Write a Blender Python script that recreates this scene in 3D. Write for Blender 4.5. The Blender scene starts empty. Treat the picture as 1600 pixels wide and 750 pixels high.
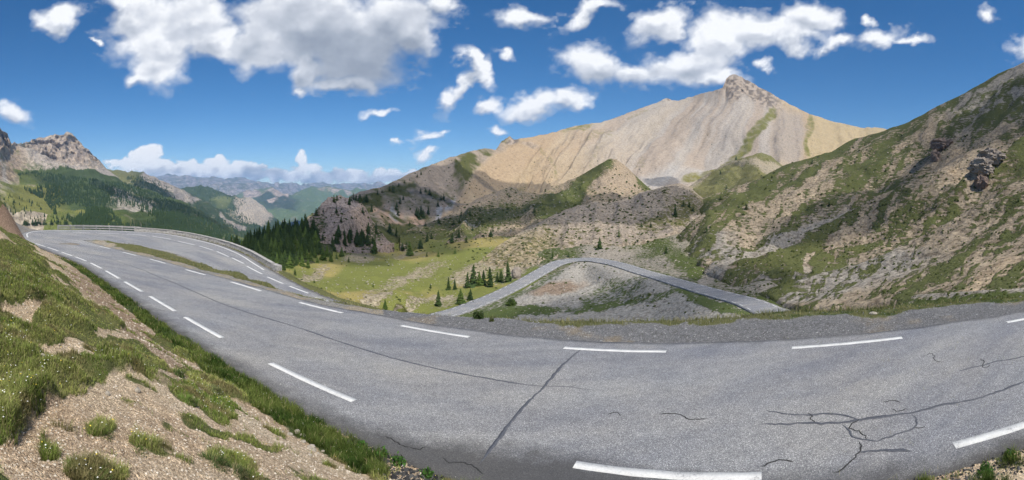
import bpy, math, random
import numpy as np
from mathutils import Vector
from mathutils.bvhtree import BVHTree
rng = np.random.default_rng(7); random.seed(7)
S = bpy.context.scene
# ------------------------------------------------------------------ camera (a phone's swept panorama: a cylindrical projection)
RAD, YH = 685.0, 300.0            # photo pixels per radian, photo row of the horizon
cd = bpy.data.cameras.new('camera'); cam = bpy.data.objects.new('camera', cd); S.collection.objects.link(cam)
cam.rotation_euler = (math.pi/2, 0, 0); S.camera = cam
S.render.engine = 'CYCLES'
cd.type = 'PANO'
def set_pano(k, v):
    ok = False
    for t in (cd, getattr(cd, 'cycles', None)):
        if t is not None and hasattr(t, k):
            setattr(t, k, v); ok = True
    if not ok: print('no camera property', k)
set_pano('panorama_type', 'CENTRAL_CYLINDRICAL')
set_pano('central_cylindrical_range_u_min', -800/RAD); set_pano('central_cylindrical_range_u_max', 800/RAD)
set_pano('central_cylindrical_range_v_min', -(750-YH)/RAD); set_pano('central_cylindrical_range_v_max', YH/RAD)
set_pano('central_cylindrical_radius', 1.0)
cd.clip_start = 0.05; cd.clip_end = 200000
S.cycles.max_bounces = 6; S.cycles.diffuse_bounces = 3; S.cycles.transparent_max_bounces = 12; S.cycles.volume_bounces = 1
S.cycles.use_denoising = True
# ------------------------------------------------------------------ world, sun, exposure
SUN_EL, SUN_AZ = math.radians(54), math.radians(152)       # azimuth from +Y towards +X
W = bpy.data.worlds.new('World'); S.world = W; W.use_nodes = True
nt = W.node_tree; nt.nodes.clear()
sky = nt.nodes.new('ShaderNodeTexSky'); sky.sky_type = 'NISHITA'; sky.sun_disc = False
sky.sun_elevation = SUN_EL; sky.sun_rotation = SUN_AZ; sky.altitude = 2300; sky.air_density = 1.0; sky.dust_density = 0.15; sky.ozone_density = 3.0
hs = nt.nodes.new('ShaderNodeHueSaturation'); hs.inputs['Saturation'].default_value = 1.3
bg = nt.nodes.new('ShaderNodeBackground'); bg.inputs['Strength'].default_value = 0.085
wo = nt.nodes.new('ShaderNodeOutputWorld')
nt.links.new(sky.outputs[0], hs.inputs['Color']); nt.links.new(hs.outputs[0], bg.inputs['Color']); nt.links.new(bg.outputs[0], wo.inputs['Surface'])
sd = bpy.data.lights.new('sun', 'SUN'); sd.energy = 4.3; sd.angle = math.radians(0.53); sd.color = (1.0, 0.95, 0.87)
sun = bpy.data.objects.new('sun', sd); S.collection.objects.link(sun)
SUN = Vector((math.sin(SUN_AZ)*math.cos(SUN_EL), math.cos(SUN_AZ)*math.cos(SUN_EL), math.sin(SUN_EL)))
sun.rotation_euler = SUN.to_track_quat('Z', 'Y').to_euler()
S.view_settings.view_transform = 'Standard'; S.view_settings.look = 'None'; S.view_settings.exposure = 0.38; S.view_settings.gamma = 1.0

# ------------------------------------------------------------------ numeric helpers
def hash3(i, j, k, seed):
    h = (i.astype(np.int64)*374761393 + j.astype(np.int64)*668265263 + k.astype(np.int64)*2147483647 + seed*974634777) & 0xffffffff
    h = ((h ^ (h >> 13))*1274126177) & 0xffffffff
    h = ((h ^ (h >> 16))*2246822519) & 0xffffffff
    return ((h ^ (h >> 15)) & 0xffff)/65535.0
def vnoise(p, seed=0):
    """value noise, 0..1, p is (n,3)"""
    f = np.floor(p); t = p-f; t = t*t*t*(t*(t*6-15)+10); i, j, k = f[:, 0], f[:, 1], f[:, 2]
    r = 0
    for a in (0, 1):
        wa = t[:, 0] if a else 1-t[:, 0]
        for b in (0, 1):
            wb = t[:, 1] if b else 1-t[:, 1]
            for c in (0, 1):
                wc = t[:, 2] if c else 1-t[:, 2]
                r = r+wa*wb*wc*hash3(i+a, j+b, k+c, seed)
    return r
def fbm(p, octv=5, seed=0, gain=0.5, lac=2.03, ridged=False):
    s = 0; a = 1.0; tot = 0; q = p.copy()
    for o in range(octv):
        n = vnoise(q+o*17.31, seed+o*13)
        if ridged: n = 1-np.abs(2*n-1)
        s = s+a*n; tot += a; a *= gain; q = q*lac
    return s/tot
def p3(x, y, z=0.0): return np.stack([np.asarray(x, float), np.asarray(y, float), np.zeros_like(np.asarray(x, float))+z], -1)
def smooth(a, b, x):
    t = np.clip((x-a)/(b-a), 0, 1); return t*t*(3-2*t)
def ell(x, y, cx, cy, rx, ry, ang=0.0, soft=0.35):
    """soft ellipse mask: 1 inside, 0 outside; ang in degrees, positive leans up to the right"""
    a = math.radians(-ang); u = (x-cx)*math.cos(a)+(y-cy)*math.sin(a); v = -(x-cx)*math.sin(a)+(y-cy)*math.cos(a)
    return 1-smooth(1-soft, 1+soft, np.sqrt((u/rx)**2+(v/ry)**2))
def polyd(x, y, pts):
    """distance to a polyline, arc position there, signed side"""
    pts = np.asarray(pts, float); best = np.full(np.shape(x), 1e9); arc = np.zeros(np.shape(x)); side = np.zeros(np.shape(x)); L = 0
    for i in range(len(pts)-1):
        ax, ay = pts[i, 0], pts[i, 1]; dx, dy = pts[i+1, 0]-ax, pts[i+1, 1]-ay; l2 = dx*dx+dy*dy; l = math.sqrt(l2)
        t = np.clip(((x-ax)*dx+(y-ay)*dy)/l2, 0, 1); ex, ey = x-ax-t*dx, y-ay-t*dy; d = np.hypot(ex, ey)
        m = d < best; best = np.where(m, d, best); arc = np.where(m, L+t*l, arc); side = np.where(m, np.sign(dx*ey-dy*ex), side); L += l
    return best, arc, side
def band(x, y, pts, w, soft=0.5):
    d, _, _ = polyd(x, y, pts); return 1-smooth(w*(1-soft), w*(1+soft), d)
def inpoly(x, y, P):
    P = np.asarray(P, float); r = np.zeros(np.shape(x), bool); j = len(P)-1
    for i in range(len(P)):
        c = ((P[i, 1] > y) != (P[j, 1] > y)) & (x < (P[j, 0]-P[i, 0])*(y-P[i, 1])/(P[j, 1]-P[i, 1]+1e-9)+P[i, 0])
        r ^= c; j = i
    return r
def lerp(a, b, t): return a+(b-a)*t
class TPS:
    def __init__(s, pts, vals, sc=100.0, lam=1e-3):
        s.p = np.asarray(pts, float)/sc; s.sc = sc; n = len(s.p)
        r2 = ((s.p[:, None]-s.p[None])**2).sum(-1); K = 0.5*r2*np.log(r2+1e-12)+lam*np.eye(n)
        P = np.hstack([np.ones((n, 1)), s.p]); A = np.block([[K, P], [P.T, np.zeros((3, 3))]])
        s.w = np.linalg.solve(A, np.concatenate([np.asarray(vals, float), np.zeros(3)]))
    def __call__(s, x, y):
        sh = np.shape(x); q = np.stack([np.ravel(x), np.ravel(y)], -1)/s.sc; out = np.empty(len(q))
        for i in range(0, len(q), 40000):
            c = q[i:i+40000]; r2 = ((c[:, None]-s.p[None])**2).sum(-1)
            out[i:i+40000] = (0.5*r2*np.log(r2+1e-12))@s.w[:-3]+s.w[-3]+c@s.w[-2:]
        return out.reshape(sh)
def unproj(x, y, d):
    a = (np.asarray(x, float)-800)/RAD; return np.stack([d*np.sin(a), d*np.cos(a), -d*(np.asarray(y, float)-YH)/RAD], -1)
def proj(P):
    d = np.hypot(P[..., 0], P[..., 1]); return 800+RAD*np.arctan2(P[..., 0], P[..., 1]), YH-RAD*P[..., 2]/d, d
def ip(x, c): c = np.asarray(c, float); return np.interp(x, c[:, 0], c[:, 1])
def resample(P, step):
    P = np.asarray(P, float); L = np.concatenate([[0], np.cumsum(np.linalg.norm(np.diff(P[:, :2], axis=0), axis=1))])
    n = max(2, int(L[-1]/step)+1); s = np.linspace(0, L[-1], n); return np.stack([np.interp(s, L, P[:, k]) for k in range(P.shape[1])], 1)
def catmull(P, step):
    P = np.asarray(P, float); Q = np.vstack([2*P[0]-P[1], P, 2*P[-1]-P[-2]]); out = []
    for i in range(1, len(Q)-2):
        t = np.linspace(0, 1, 24, endpoint=False)[:, None]; a, b, c, d = Q[i-1], Q[i], Q[i+1], Q[i+2]
        out.append(0.5*((2*b)+(-a+c)*t+(2*a-5*b+4*c-d)*t*t+(-a+3*b-3*c+d)*t**3))
    return resample(np.vstack(out+[P[-1:]]), step)
def normals2(C):
    T = np.gradient(C[:, :2], axis=0); T /= np.linalg.norm(T, axis=1)[:, None]+1e-9; return np.stack([-T[:, 1], T[:, 0]], 1)   # left of travel

# ------------------------------------------------------------------ mesh / object helpers
def mesh(name, V, F, mat=None, colors=None, floats=None, smooth_=True):
    V = np.ascontiguousarray(V, np.float32).reshape(-1, 3); F = np.ascontiguousarray(F, np.int32); k = F.shape[1]
    me = bpy.data.meshes.new(name); me.vertices.add(len(V)); me.vertices.foreach_set('co', V.ravel())
    me.loops.add(F.size); me.loops.foreach_set('vertex_index', F.ravel()); me.polygons.add(len(F))
    me.polygons.foreach_set('loop_start', np.arange(0, F.size, k, dtype=np.int32)); me.polygons.foreach_set('loop_total', np.full(len(F), k, np.int32))
    me.polygons.foreach_set('use_smooth', np.full(len(F), smooth_)); me.update(calc_edges=True)
    for n, c in (colors or {}).items():
        a = me.attributes.new(n, 'FLOAT_COLOR', 'POINT'); c = np.hstack([c, np.ones((len(c), 1))]).astype(np.float32); a.data.foreach_set('color', c.ravel())
    for n, c in (floats or {}).items():
        a = me.attributes.new(n, 'FLOAT', 'POINT'); a.data.foreach_set('value', np.asarray(c, np.float32).ravel())
    if mat is not None: me.materials.append(mat)
    return me
def link(name, data, parent=None, **props):
    o = bpy.data.objects.new(name, data); S.collection.objects.link(o)
    if parent is not None: o.parent = parent
    for k, v in props.items():
        if v is not None: o[k] = v
    return o
def grid_faces(nr, nc):
    i = np.arange(nr*nc).reshape(nr, nc)
    return np.stack([i[:-1, :-1], i[:-1, 1:], i[1:, 1:], i[1:, :-1]], -1).reshape(-1, 4)
BV = {}
def keep(name, V, F): BV[name] = BVHTree.FromPolygons([tuple(v) for v in V], [tuple(f) for f in F])
def cast(x, y, names=None, dz=0):
    a = (x-800)/RAD; d = Vector((math.sin(a), math.cos(a), -(y-YH)/RAD)).normalized(); best = None
    for n in (names or BV):
        h = BV[n].ray_cast(Vector((0, 0, 0)), d)
        if h[0] is not None and (best is None or h[3] < best[3]): best = h
    return best

# ------------------------------------------------------------------ materials
class NT:
    def __init__(s, name):
        s.m = bpy.data.materials.new(name); s.m.use_nodes = True; s.t = s.m.node_tree; s.t.nodes.clear()
        s.out = s.t.nodes.new('ShaderNodeOutputMaterial')
    def n(s, kind, **kw):
        n = s.t.nodes.new('ShaderNode'+kind)
        for k, v in kw.items(): setattr(n, k, v)
        return n
    def l(s, a, b): s.t.links.new(a, b)
    def setin(s, sock, v):
        if hasattr(v, 'node'): s.l(v, sock)
        else: sock.default_value = v
    def math(s, op, a, b=0.0, c=0.0, clamp=False):
        n = s.n('Math', operation=op); n.use_clamp = clamp
        for i, v in enumerate((a, b, c)): s.setin(n.inputs[i], v)
        return n.outputs[0]
    def mix(s, f, a, b, mode='MIX'):
        n = s.n('MixRGB', blend_type=mode); s.setin(n.inputs[0], f); s.setin(n.inputs[1], a); s.setin(n.inputs[2], b); return n.outputs[0]
    def noise(s, vec, scale, detail=4, rough=0.55, dist=0.0):
        n = s.n('TexNoise'); s.l(vec, n.inputs['Vector']); n.inputs['Scale'].default_value = scale; n.inputs['Detail'].default_value = detail
        n.inputs['Roughness'].default_value = rough; n.inputs['Distortion'].default_value = dist; return n.outputs[0]
    def voro(s, vec, scale, feature='F1', out=0, rand=1.0):
        n = s.n('TexVoronoi', feature=feature); s.l(vec, n.inputs['Vector']); n.inputs['Scale'].default_value = scale; return n.outputs[out]
    def ramp(s, v, stops):
        n = s.n('ValToRGB'); s.l(v, n.inputs[0]); e = n.color_ramp.elements
        while len(e) < len(stops): e.new(0.5)
        for i, (p, c) in enumerate(stops): e[i].position = p; e[i].color = tuple(c)+(1,) if len(c) == 3 else c
        return n.outputs[0]
    def mapr(s, v, a, b, c, d):
        n = s.n('MapRange'); s.setin(n.inputs[0], v)
        for i, q in enumerate((a, b, c, d)): n.inputs[i+1].default_value = q
        return n.outputs[0]
    def pos(s, scale=(1, 1, 1), rot=(0, 0, 0)):
        g = s.n('NewGeometry'); m = s.n('Mapping'); s.l(g.outputs['Position'], m.inputs[0]); m.inputs['Scale'].default_value = scale; m.inputs['Rotation'].default_value = rot; return m.outputs[0]
    def attr(s, name, i=0):
        n = s.n('Attribute'); n.attribute_name = name; return n.outputs[i]
    def bump(s, h, dist, strength=1.0):
        n = s.n('Bump'); s.l(h, n.inputs['Height']); n.inputs['Distance'].default_value = dist; n.inputs['Strength'].default_value = strength; return n.outputs[0]
    def bsdf(s, col, rough=0.9, nrm=None, spec=0.2):
        b = s.n('BsdfPrincipled'); s.setin(b.inputs['Base Color'], col); s.setin(b.inputs['Roughness'], rough); b.inputs['Specular IOR Level'].default_value = spec
        if nrm is not None: s.l(nrm, b.inputs['Normal'])
        s.l(b.outputs[0], s.out.inputs[0]); return b
def terrain_mat(name, patch, grain, stretch=2.5, soft=0.18, amp=0.9, bump=0.5, con=1.0):
    """scree and grass picked apart by a noise threshold; patch and grain are wavelengths in metres"""
    t = NT(name); soil, green, cover = t.attr('soil'), t.attr('green'), t.attr('cover', 2)
    p = t.pos((1, 1, stretch)); q = t.pos()
    n1 = t.noise(p, 1/patch, 6, 0.68, 0.4); n2 = t.noise(q, 1/grain, 3, 0.6)
    w = t.math('ADD', cover, t.math('MULTIPLY', t.math('SUBTRACT', n1, 0.5), amp*2.4))
    fac = t.mapr(w, 0.5-soft, 0.5+soft, 0, 1)
    gcol = t.mix(1.0, green, t.ramp(t.noise(q, 1.7/grain, 3, 0.7), [(0.25, (0.55, 0.58, 0.5)), (0.75, (1.4, 1.35, 1.3))]), 'MULTIPLY')
    scol = t.mix(1.0, soil, t.ramp(n2, [(0.25, (1-.45*con,)*3), (0.5, (1, 1, 1)), (0.75, (1+.4*con, 1+.39*con, 1+.36*con))]), 'MULTIPLY')
    vor = t.voro(q, 0.55/grain)
    scol = t.mix(1.0, scol, t.ramp(vor, [(0.0, (1+.15*con,)*3), (0.5, (1, 1, 1)), (0.85, (1-.38*con, 1-.4*con, 1-.42*con))]), 'MULTIPLY')
    col = t.mix(fac, scol, gcol)
    h = t.math('ADD', t.math('MULTIPLY', n1, patch*0.25), t.math('ADD', t.math('MULTIPLY', n2, grain*0.5), t.math('MULTIPLY', fac, grain*0.3)))
    t.bsdf(col, 0.95, t.bump(h, 1.0, bump), 0.1); return t.m

# ------------------------------------------------------------------ a lofted piece of mountain: columns of photo azimuth, control points give the distance
def sheet(name, x0, x1, bot, top, ctrl, paint, mat, dx=1.7, rows=110, disp=None, back=(1.25, 60), plunge=30, label=None, conform=None, rowpow=1.0, kind='structure', jag=0.7):
    xs = np.arange(x0, x1+dx, dx); yb, yt = ip(xs, bot), ip(xs, top)+(fbm(p3(xs*.16, xs*0+x0), 4, 77, .6)-.5)*2*jag
    f = TPS([(a, b) for a, b, _ in ctrl], [math.log(c) for _, _, c in ctrl])
    v = np.linspace(0, 1, rows)**rowpow; Y = yb[None]+(yt-yb)[None]*v[:, None]; X = np.broadcast_to(xs, Y.shape)
    D = np.exp(f(X, Y)); D = np.maximum.accumulate(D, axis=0)           # always farther away upwards
    X, Y, D = [a.copy() for a in (X, Y, D)]
    # foot: straight down; back: over the crest and down the far side
    Xf, Yf, Df = X[:1].copy(), Y[:1]+plunge, D[:1]*1.0
    bx = [X[-1:]]*5; bd = [D[-1:]*lerp(1, back[0], k) for k in (.06, .2, .45, .7, 1)]
    topz = -D[-1:]*(Y[-1:]-YH)/RAD
    bz = [topz-back[1]*k for k in (.03, .14, .4, .7, 1)]
    P = unproj(X, Y, D); Pf = unproj(Xf, Yf, Df); Pb = []
    for a, d, z in zip(bx, bd, bz):
        q = unproj(a, a*0+YH, d); q[..., 2] = z; Pb.append(q)
    P = np.concatenate([Pf, P]+Pb); Xa = np.concatenate([Xf, X]+bx); Ya = np.concatenate([Yf, Y]+[Y[-1:]]*5)
    nr, nc = Xa.shape; V = P.reshape(-1, 3); X1, Y1 = Xa.ravel(), Ya.ravel(); v1 = np.concatenate([[0], v, [1]*5])[:, None]*np.ones((1, nc)); v1 = v1.ravel()
    if disp is not None: V = V+disp(X1, Y1, V, v1)
    if conform is not None: V = conform(V)
    soil, green, cover = paint(X1, Y1, V, v1)
    F = grid_faces(nr, nc)
    me = mesh(name, V, F, mat, {'soil': soil, 'green': green}, {'cover': cover}); o = link(name, me, kind=kind, label=label)
    keep(o.name, V, F); return o
def col(*c): return np.array(c, float)
def cmix(a, b, t): return a+(b-a)*np.asarray(t)[:, None]
def const(n, c): return np.broadcast_to(np.asarray(c, float), (n, 3)).copy()
def radial_z(V, amt_z, amt_r=None):
    d = np.hypot(V[:, 0], V[:, 1])+1e-6; o = np.zeros_like(V); o[:, 2] = amt_z
    if amt_r is not None: o[:, 0] = V[:, 0]/d*amt_r; o[:, 1] = V[:, 1]/d*amt_r
    return o
# ------------------------------------------------------------------ the road past the viewer, its hairpin and the lower arm
def zfit(X, Y): return -(4.006-0.02052*X+0.0535*Y-0.000213*X*X)
def onroad(x, y):
    t = (y-YH)/RAD; a = (x-800)/RAD; d = 4.0/t
    for _ in range(30): d = -zfit(math.sin(a)*d, math.cos(a)*d)/t
    return [d*math.sin(a), d*math.cos(a), -d*t]
IN_D = [((1600, 660), (1487, 694)), ((1190, 739), (899, 722)), ((553, 626), (422, 568)), ((349, 528), (288, 496)), ((276, 486), (233, 463)), ((224.8, 455.5), (192.8, 440.3)), ((189.6, 435.2), (164, 423.2)),
        ((160.8, 419.2), (140.8, 410.9)), ((137.6, 408), (118, 401.3)), ((113.6, 399.7), (96, 394)), ((92, 392), (75, 386.4)), ((71, 385.6), (56, 380.5))]
OUT_D = [((1640, 493), (1573, 502.5)), ((1408, 527), (1238, 542)), ((1042, 547.5), (880, 544)), ((735, 526), (627, 509)), ((536.5, 488.6), (467, 473)), ((408.5, 454.5), (362.7, 440.4)), ((321, 429.3), (289.5, 421.4)),
         ((260, 411.5), (235.2, 404.8)), ((213.1, 399.2), (191.7, 394)), ((172.8, 388.5), (156.8, 384.8))]
def smoothline(P, it=3):
    P = np.array(P, float)
    for _ in range(it): P[1:-1] = 0.25*P[:-2]+0.5*P[1:-1]+0.25*P[2:]
    return P
pin = [(30, -18.5), (20, -8.8), (14, -3.4), (10, 0.2)]+[onroad(*p)[:2] for ab in IN_D for p in ab][:]
pout = [(36, -15), (26, -6), (18, 1.0)]+[onroad(*p)[:2] for ab in OUT_D for p in ab]
pin, pout = smoothline(catmull(pin, 1.0), 8), smoothline(catmull(pout, 1.0), 8)
# arm two (down beyond the island), then the hidden bend, then the valley road
A2 = np.array([(-58.5, 32, -5.8), (-56.5, 39.5, -5.95), (-51, 44.5, -6.1), (-45, 46.7, -6.35), (-37, 46, -6.9), (-30.5, 43.3, -7.4), (-25, 39.6, -7.9), (-21, 37, -8.3), (-16.4, 34.6, -8.85), (-13, 33.6, -9.2), (-5, 31.8, -9.9), (6, 31, -10.9),
               (20, 31.5, -12.3), (32, 34.5, -14.2), (41, 41, -16.8), (46, 51, -19.4)])
def wall_off(C, off):
    n = normals2(C); Q = C.copy(); Q[:, :2] += n*off; return Q
inner_edge = pin[::1].copy(); n_ = normals2(inner_edge); inner_edge = inner_edge+n_*lerp(1.08, .5, smooth(-.5, 4, inner_edge[:, 0]))[:, None]          # travelling towards -X: left is the camera side
outer_edge = pout.copy(); n_ = normals2(outer_edge); outer_edge = outer_edge-n_*lerp(.82, .5, smooth(-5, -9, outer_edge[:, 0]))[:, None]
Bout = np.vstack([np.column_stack([inner_edge, zfit(inner_edge[:, 0], inner_edge[:, 1])]), [(-50.5, 24.4, -5.75), (-56.3, 27.6, -5.8)], A2])
Bin2 = np.array([(-42.6, 28.95, -5.72), (-43.3, 29.8, -5.8), (-43.0, 30.9, -5.85), (-41, 32.3, -6.05), (-37.5, 33.6, -6.35), (-33, 34.2, -6.7), (-27.5, 33.2, -7.4), (-20, 29.8, -8.4), (-14, 27.1, -9.1), (-5, 25.5, -9.9), (6, 24.8, -10.9), (21, 25, -12.3), (35.5, 28.5, -14.2), (46, 36, -16.8), (52, 48, -19.4)])
Bin = np.vstack([np.column_stack([outer_edge, zfit(outer_edge[:, 0], outer_edge[:, 1])]), Bin2])
# pair the two borders: key stations
def arcs(P): return np.concatenate([[0], np.cumsum(np.linalg.norm(np.diff(P[:, :2], axis=0), axis=1))])
def near_arc(P, q): a = arcs(P); return a[np.argmin(np.hypot(P[:, 0]-q[0], P[:, 1]-q[1]))]
Bout, Bin = catmull(Bout, 0.5), catmull(Bin, 0.5)
KO = [(8.0, 1.2), (1.0, 5.6), (-10, 10.2), (-24, 16.3), (-38, 20.3), (-50.5, 24.4), (-58.5, 32), (-51, 44.5), (-37, 46), (-25, 39.6), (-13, 33.6), (6, 31), (32, 34.5)]
KI = [(15, 4), (3.0, 13.2), (-6, 17.4), (-20, 23.3), (-34, 28.1), (-42.6, 28.95), (-43.3, 29.8), (-43.0, 30.9), (-36, 33.9), (-27.5, 33.2), (-14, 27.1), (6, 24.8), (35.5, 28.5)]
ao = np.concatenate([[0], [near_arc(Bout, q) for q in KO], [arcs(Bout)[-1]]]); ai = np.concatenate([[0], [near_arc(Bin, q) for q in KI], [arcs(Bin)[-1]]])
s_ = np.arange(0, ao[-1], 0.4)
def at(P, s): a = arcs(P); return np.stack([np.interp(s, a, P[:, k]) for k in range(3)], 1)
RO, RI = at(Bout, s_), at(Bin, np.interp(s_, ao, ai))
def road_strip(RO, RI, nc, rag=0.1):
    e0 = (fbm(p3(RO[:, 0]*1.1, RO[:, 1]*1.1), 4, 3)-0.5)*rag*2.4; e1 = (fbm(p3(RI[:, 0]*1.1, RI[:, 1]*1.1), 4, 4)-0.5)*rag*2.4
    d = RI-RO; w = np.linalg.norm(d[:, :2], axis=1); u = d/w[:, None]; A = RO+u*e0[:, None]; B = RI+u*e1[:, None]
    t = np.linspace(0, 1, nc); P = A[:, None]+(B-A)[:, None]*t[None, :, None]
    e = np.minimum(t[None]*w[:, None], (1-t)[None]*w[:, None]); eo = np.broadcast_to(t[None]*w[:, None], e.shape)
    sk = [P[:, :1]+np.array([0, 0, -0.25]), P, P[:, -1:]+np.array([0, 0, -0.25])]
    P2 = np.concatenate(sk, 1); e2 = np.concatenate([e[:, :1]*0, e, e[:, :1]*0], 1); eo2 = np.concatenate([e[:, :1]*0, eo, eo[:, -1:]], 1)
    return P2, e2, eo2
RP, RE, REO = road_strip(RO, RI, 30)
tA = NT('asphalt'); q = tA.pos()
big = tA.noise(q, 0.35, 4, 0.6); mid = tA.noise(q, 3.0, 4, 0.7); fine = tA.voro(q, 95.0, out=1); fine2 = tA.noise(q, 160.0, 2, 0.7); f3 = tA.noise(q, 38.0, 3, 0.8)
sepf = tA.n('SeparateColor'); tA.l(fine, sepf.inputs[0]); chip = tA.ramp(sepf.outputs[0], [(0.0, (0.5, 0.5, 0.51)), (0.55, (0.92, 0.92, 0.92)), (0.85, (1.25, 1.24, 1.22)), (1.0, (2.3, 2.25, 2.15))])
base = tA.ramp(big, [(0.3, (0.235, 0.243, 0.262)), (0.5, (0.265, 0.266, 0.272)), (0.72, (0.30, 0.292, 0.28))])
c = tA.mix(1.0, base, tA.ramp(mid, [(0.25, (0.84, 0.84, 0.85)), (0.75, (1.12, 1.12, 1.11))]), 'MULTIPLY')
ac = tA.attr('across', 2); lane = tA.math('ABSOLUTE', tA.math('SINE', tA.math('MULTIPLY', ac, 6.283))); c = tA.mix(tA.math('MULTIPLY', lane, tA.mapr(big, .3, .7, .2, .9)), c, tA.mix(1.0, c, (.86, .88, .93, 1), 'MULTIPLY'))
c = tA.mix(1.0, c, tA.ramp(tA.noise(tA.pos((.25, 1, 1), (0, 0, .5)), .55, 5, .65), [(.35, (.78, .79, .83)), (.6, (1.1, 1.09, 1.05))]), 'MULTIPLY')
c = tA.mix(1.0, c, chip, 'MULTIPLY'); c = tA.mix(1.0, c, tA.ramp(f3, [(0.3, (0.78, 0.78, 0.78)), (0.7, (1.2, 1.2, 1.2))]), 'MULTIPLY')
ed = tA.attr('edge', 2); en = tA.math('ADD', ed, tA.math('MULTIPLY', tA.math('SUBTRACT', tA.noise(q, 1.6, 5, 0.75), 0.5), 1.1))
dark = tA.mapr(en, 0.02, 0.62, 1, 0); c = tA.mix(tA.math('MULTIPLY', dark, 0.85), c, tA.mix(chip, (0.035, 0.035, 0.038, 1), (0.07, 0.068, 0.066, 1)))
tA.bsdf(c, 0.85, tA.bump(tA.math('ADD', tA.math('MULTIPLY', f3, 1.2), sepf.outputs[0]), 0.006, 0.8), 0.25)
ASPH = tA.m
nr, nc = RP.shape[:2]
crumble = np.exp(-((RP[..., 0]-0.4)/2.2)**2)*.85; REa = np.where(REO < 3.2, RE-crumble, RE+0.35)
road = link('road', mesh('road', RP.reshape(-1, 3), grid_faces(nr, nc), ASPH, None, {'edge': REa.ravel(), 'across': (REO/np.maximum(REO.max(1, keepdims=True), .1)).ravel()}), kind='structure')
keep('road', RP.reshape(-1, 3), grid_faces(nr, nc))
# valley road: centre line from the photograph, distances from its width and grade
VR = np.array([(1209, 488.5, 81), (1190, 480, 86), (1165, 470, 94), (1130, 461, 103), (1080, 447, 117), (1040, 435, 133), (1000, 423.5, 154), (965, 412.5, 180), (940, 407.5, 196), (922, 404.8, 205), (895, 406, 209), (872, 410.5, 205), (857, 418, 196), (838, 428.5, 185), (819, 439.5, 175), (800.6, 449.5, 166), (772, 463, 152), (744, 474, 142), (716, 485, 134), (688, 492.5, 129), (655, 502, 124), (620, 512, 120)], float)
VRW = catmull(np.vstack([[(46.5, 50, -19.4), (47.5, 58, -20.9)], unproj(VR[:, 0], VR[:, 1], VR[:, 2])]), 1.0)
VRW = smoothline(VRW, 12)
nv = normals2(VRW); hw = 3.35
VO, VI = VRW.copy(), VRW.copy(); VO[:, :2] += nv*hw; VI[:, :2] -= nv*hw
bend = np.exp(-((np.arange(len(VRW))-near_arc(VRW, unproj(910, 405, 207)[:2]))/45.0)**2)
VO[:, 2] -= bend*0.35; VI[:, 2] += bend*0.35
if VO[len(VO)//2, 1] > VI[len(VO)//2, 1]: VO[:, 2] += bend*0.7; VI[:, 2] -= bend*0.7
VP, VE, VEO = road_strip(VO, VI, 10, 0.15)
road_v = link('valley_road', mesh('valley_road', VP.reshape(-1, 3), grid_faces(*VP.shape[:2]), ASPH, None, {'edge': VE.ravel()+1.2, 'across': VEO.ravel()/6.7}), kind='structure')
keep('valley_road', VP.reshape(-1, 3), grid_faces(*VP.shape[:2]))

# painted markings: each stroke a thin sheet of its own lying 6 mm over the asphalt
tM = NT('road_paint'); q = tM.pos(); w = tM.noise(q, 26, 4, 0.75); w2 = tM.noise(q, 3, 4, 0.7)
wear = tM.math('ADD', tM.math('MULTIPLY', w, 0.6), tM.math('MULTIPLY', w2, 0.5)); cc = tM.ramp(wear, [(0.4, (0.28, 0.28, 0.28)), (0.47, (0.55, 0.55, 0.54)), (0.72, (0.74, 0.74, 0.71))])
tM.bsdf(cc, 0.7, tM.bump(w, 0.003), 0.3); PAINT = tM.m
def down(bv, x, y, default):
    h = BV[bv].ray_cast(Vector((x, y, 60)), Vector((0, 0, -1))); return h[0].z if h[0] is not None else default
def ribbon(name, C, wid, mat, bv, parent, lift=0.006, ragged=0.0, **props):
    """C: centre line (n,2+), wid: scalar or per point; lies on the named road"""
    C = np.asarray(C, float)[:, :2]; n = normals2(C); wid = np.broadcast_to(wid, (len(C),)).astype(float)
    L, Rr = C+n*wid[:, None]/2, C-n*wid[:, None]/2
    if ragged:
        L = L+n*((fbm(p3(L[:, 0]*9, L[:, 1]*9), 3, 8)-0.5)*ragged)[:, None]; Rr = Rr-n*((fbm(p3(Rr[:, 0]*9, Rr[:, 1]*9), 3, 9)-0.5)*ragged)[:, None]
    P = np.stack([L, Rr], 1); z = np.array([[down(bv, a[0], a[1], -5) for a in r] for r in P])
    P = np.concatenate([P, z[..., None]+lift], -1)
    Pt = np.stack([P[:, 0]-[0, 0, .012], P[:, 0], P[:, 1], P[:, 1]-[0, 0, .012]], 1)
    return link(name, mesh(name, Pt.reshape(-1, 3), grid_faces(len(C), 4), mat), parent, **props)
def along(line, a, b, step=0.3):
    """piece of a smooth line between the points nearest to a and b"""
    ar = arcs(line); s0, s1 = near_arc(line, a), near_arc(line, b); s0, s1 = min(s0, s1), max(s0, s1); n = max(3, int((s1-s0)/step)+1)
    s = np.linspace(s0, s1, n); return np.stack([np.interp(s, ar, line[:, k]) for k in range(2)], 1)
pin_f, pout_f = resample(pin, 0.05), resample(pout, 0.05)
for L, line in ((IN_D, pin_f), (OUT_D, pout_f)):
    for a, b in L: ribbon('edge_marking', along(line, onroad(*a)[:2], onroad(*b)[:2]), 0.19, PAINT, 'road', road, ragged=0.03)
solid = wall_off(Bout, 0); nS = normals2(solid); solid = solid[:, :2]-nS*0.9; sfull = resample(solid, 0.3)
s0, s1 = near_arc(sfull, (-49, 26)), near_arc(sfull, (-24, 37.4)); arS = arcs(sfull)
ribbon('edge_line', sfull[(arS > s0) & (arS < s1)], 0.2, PAINT, 'road', road, ragged=0.02)
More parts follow.
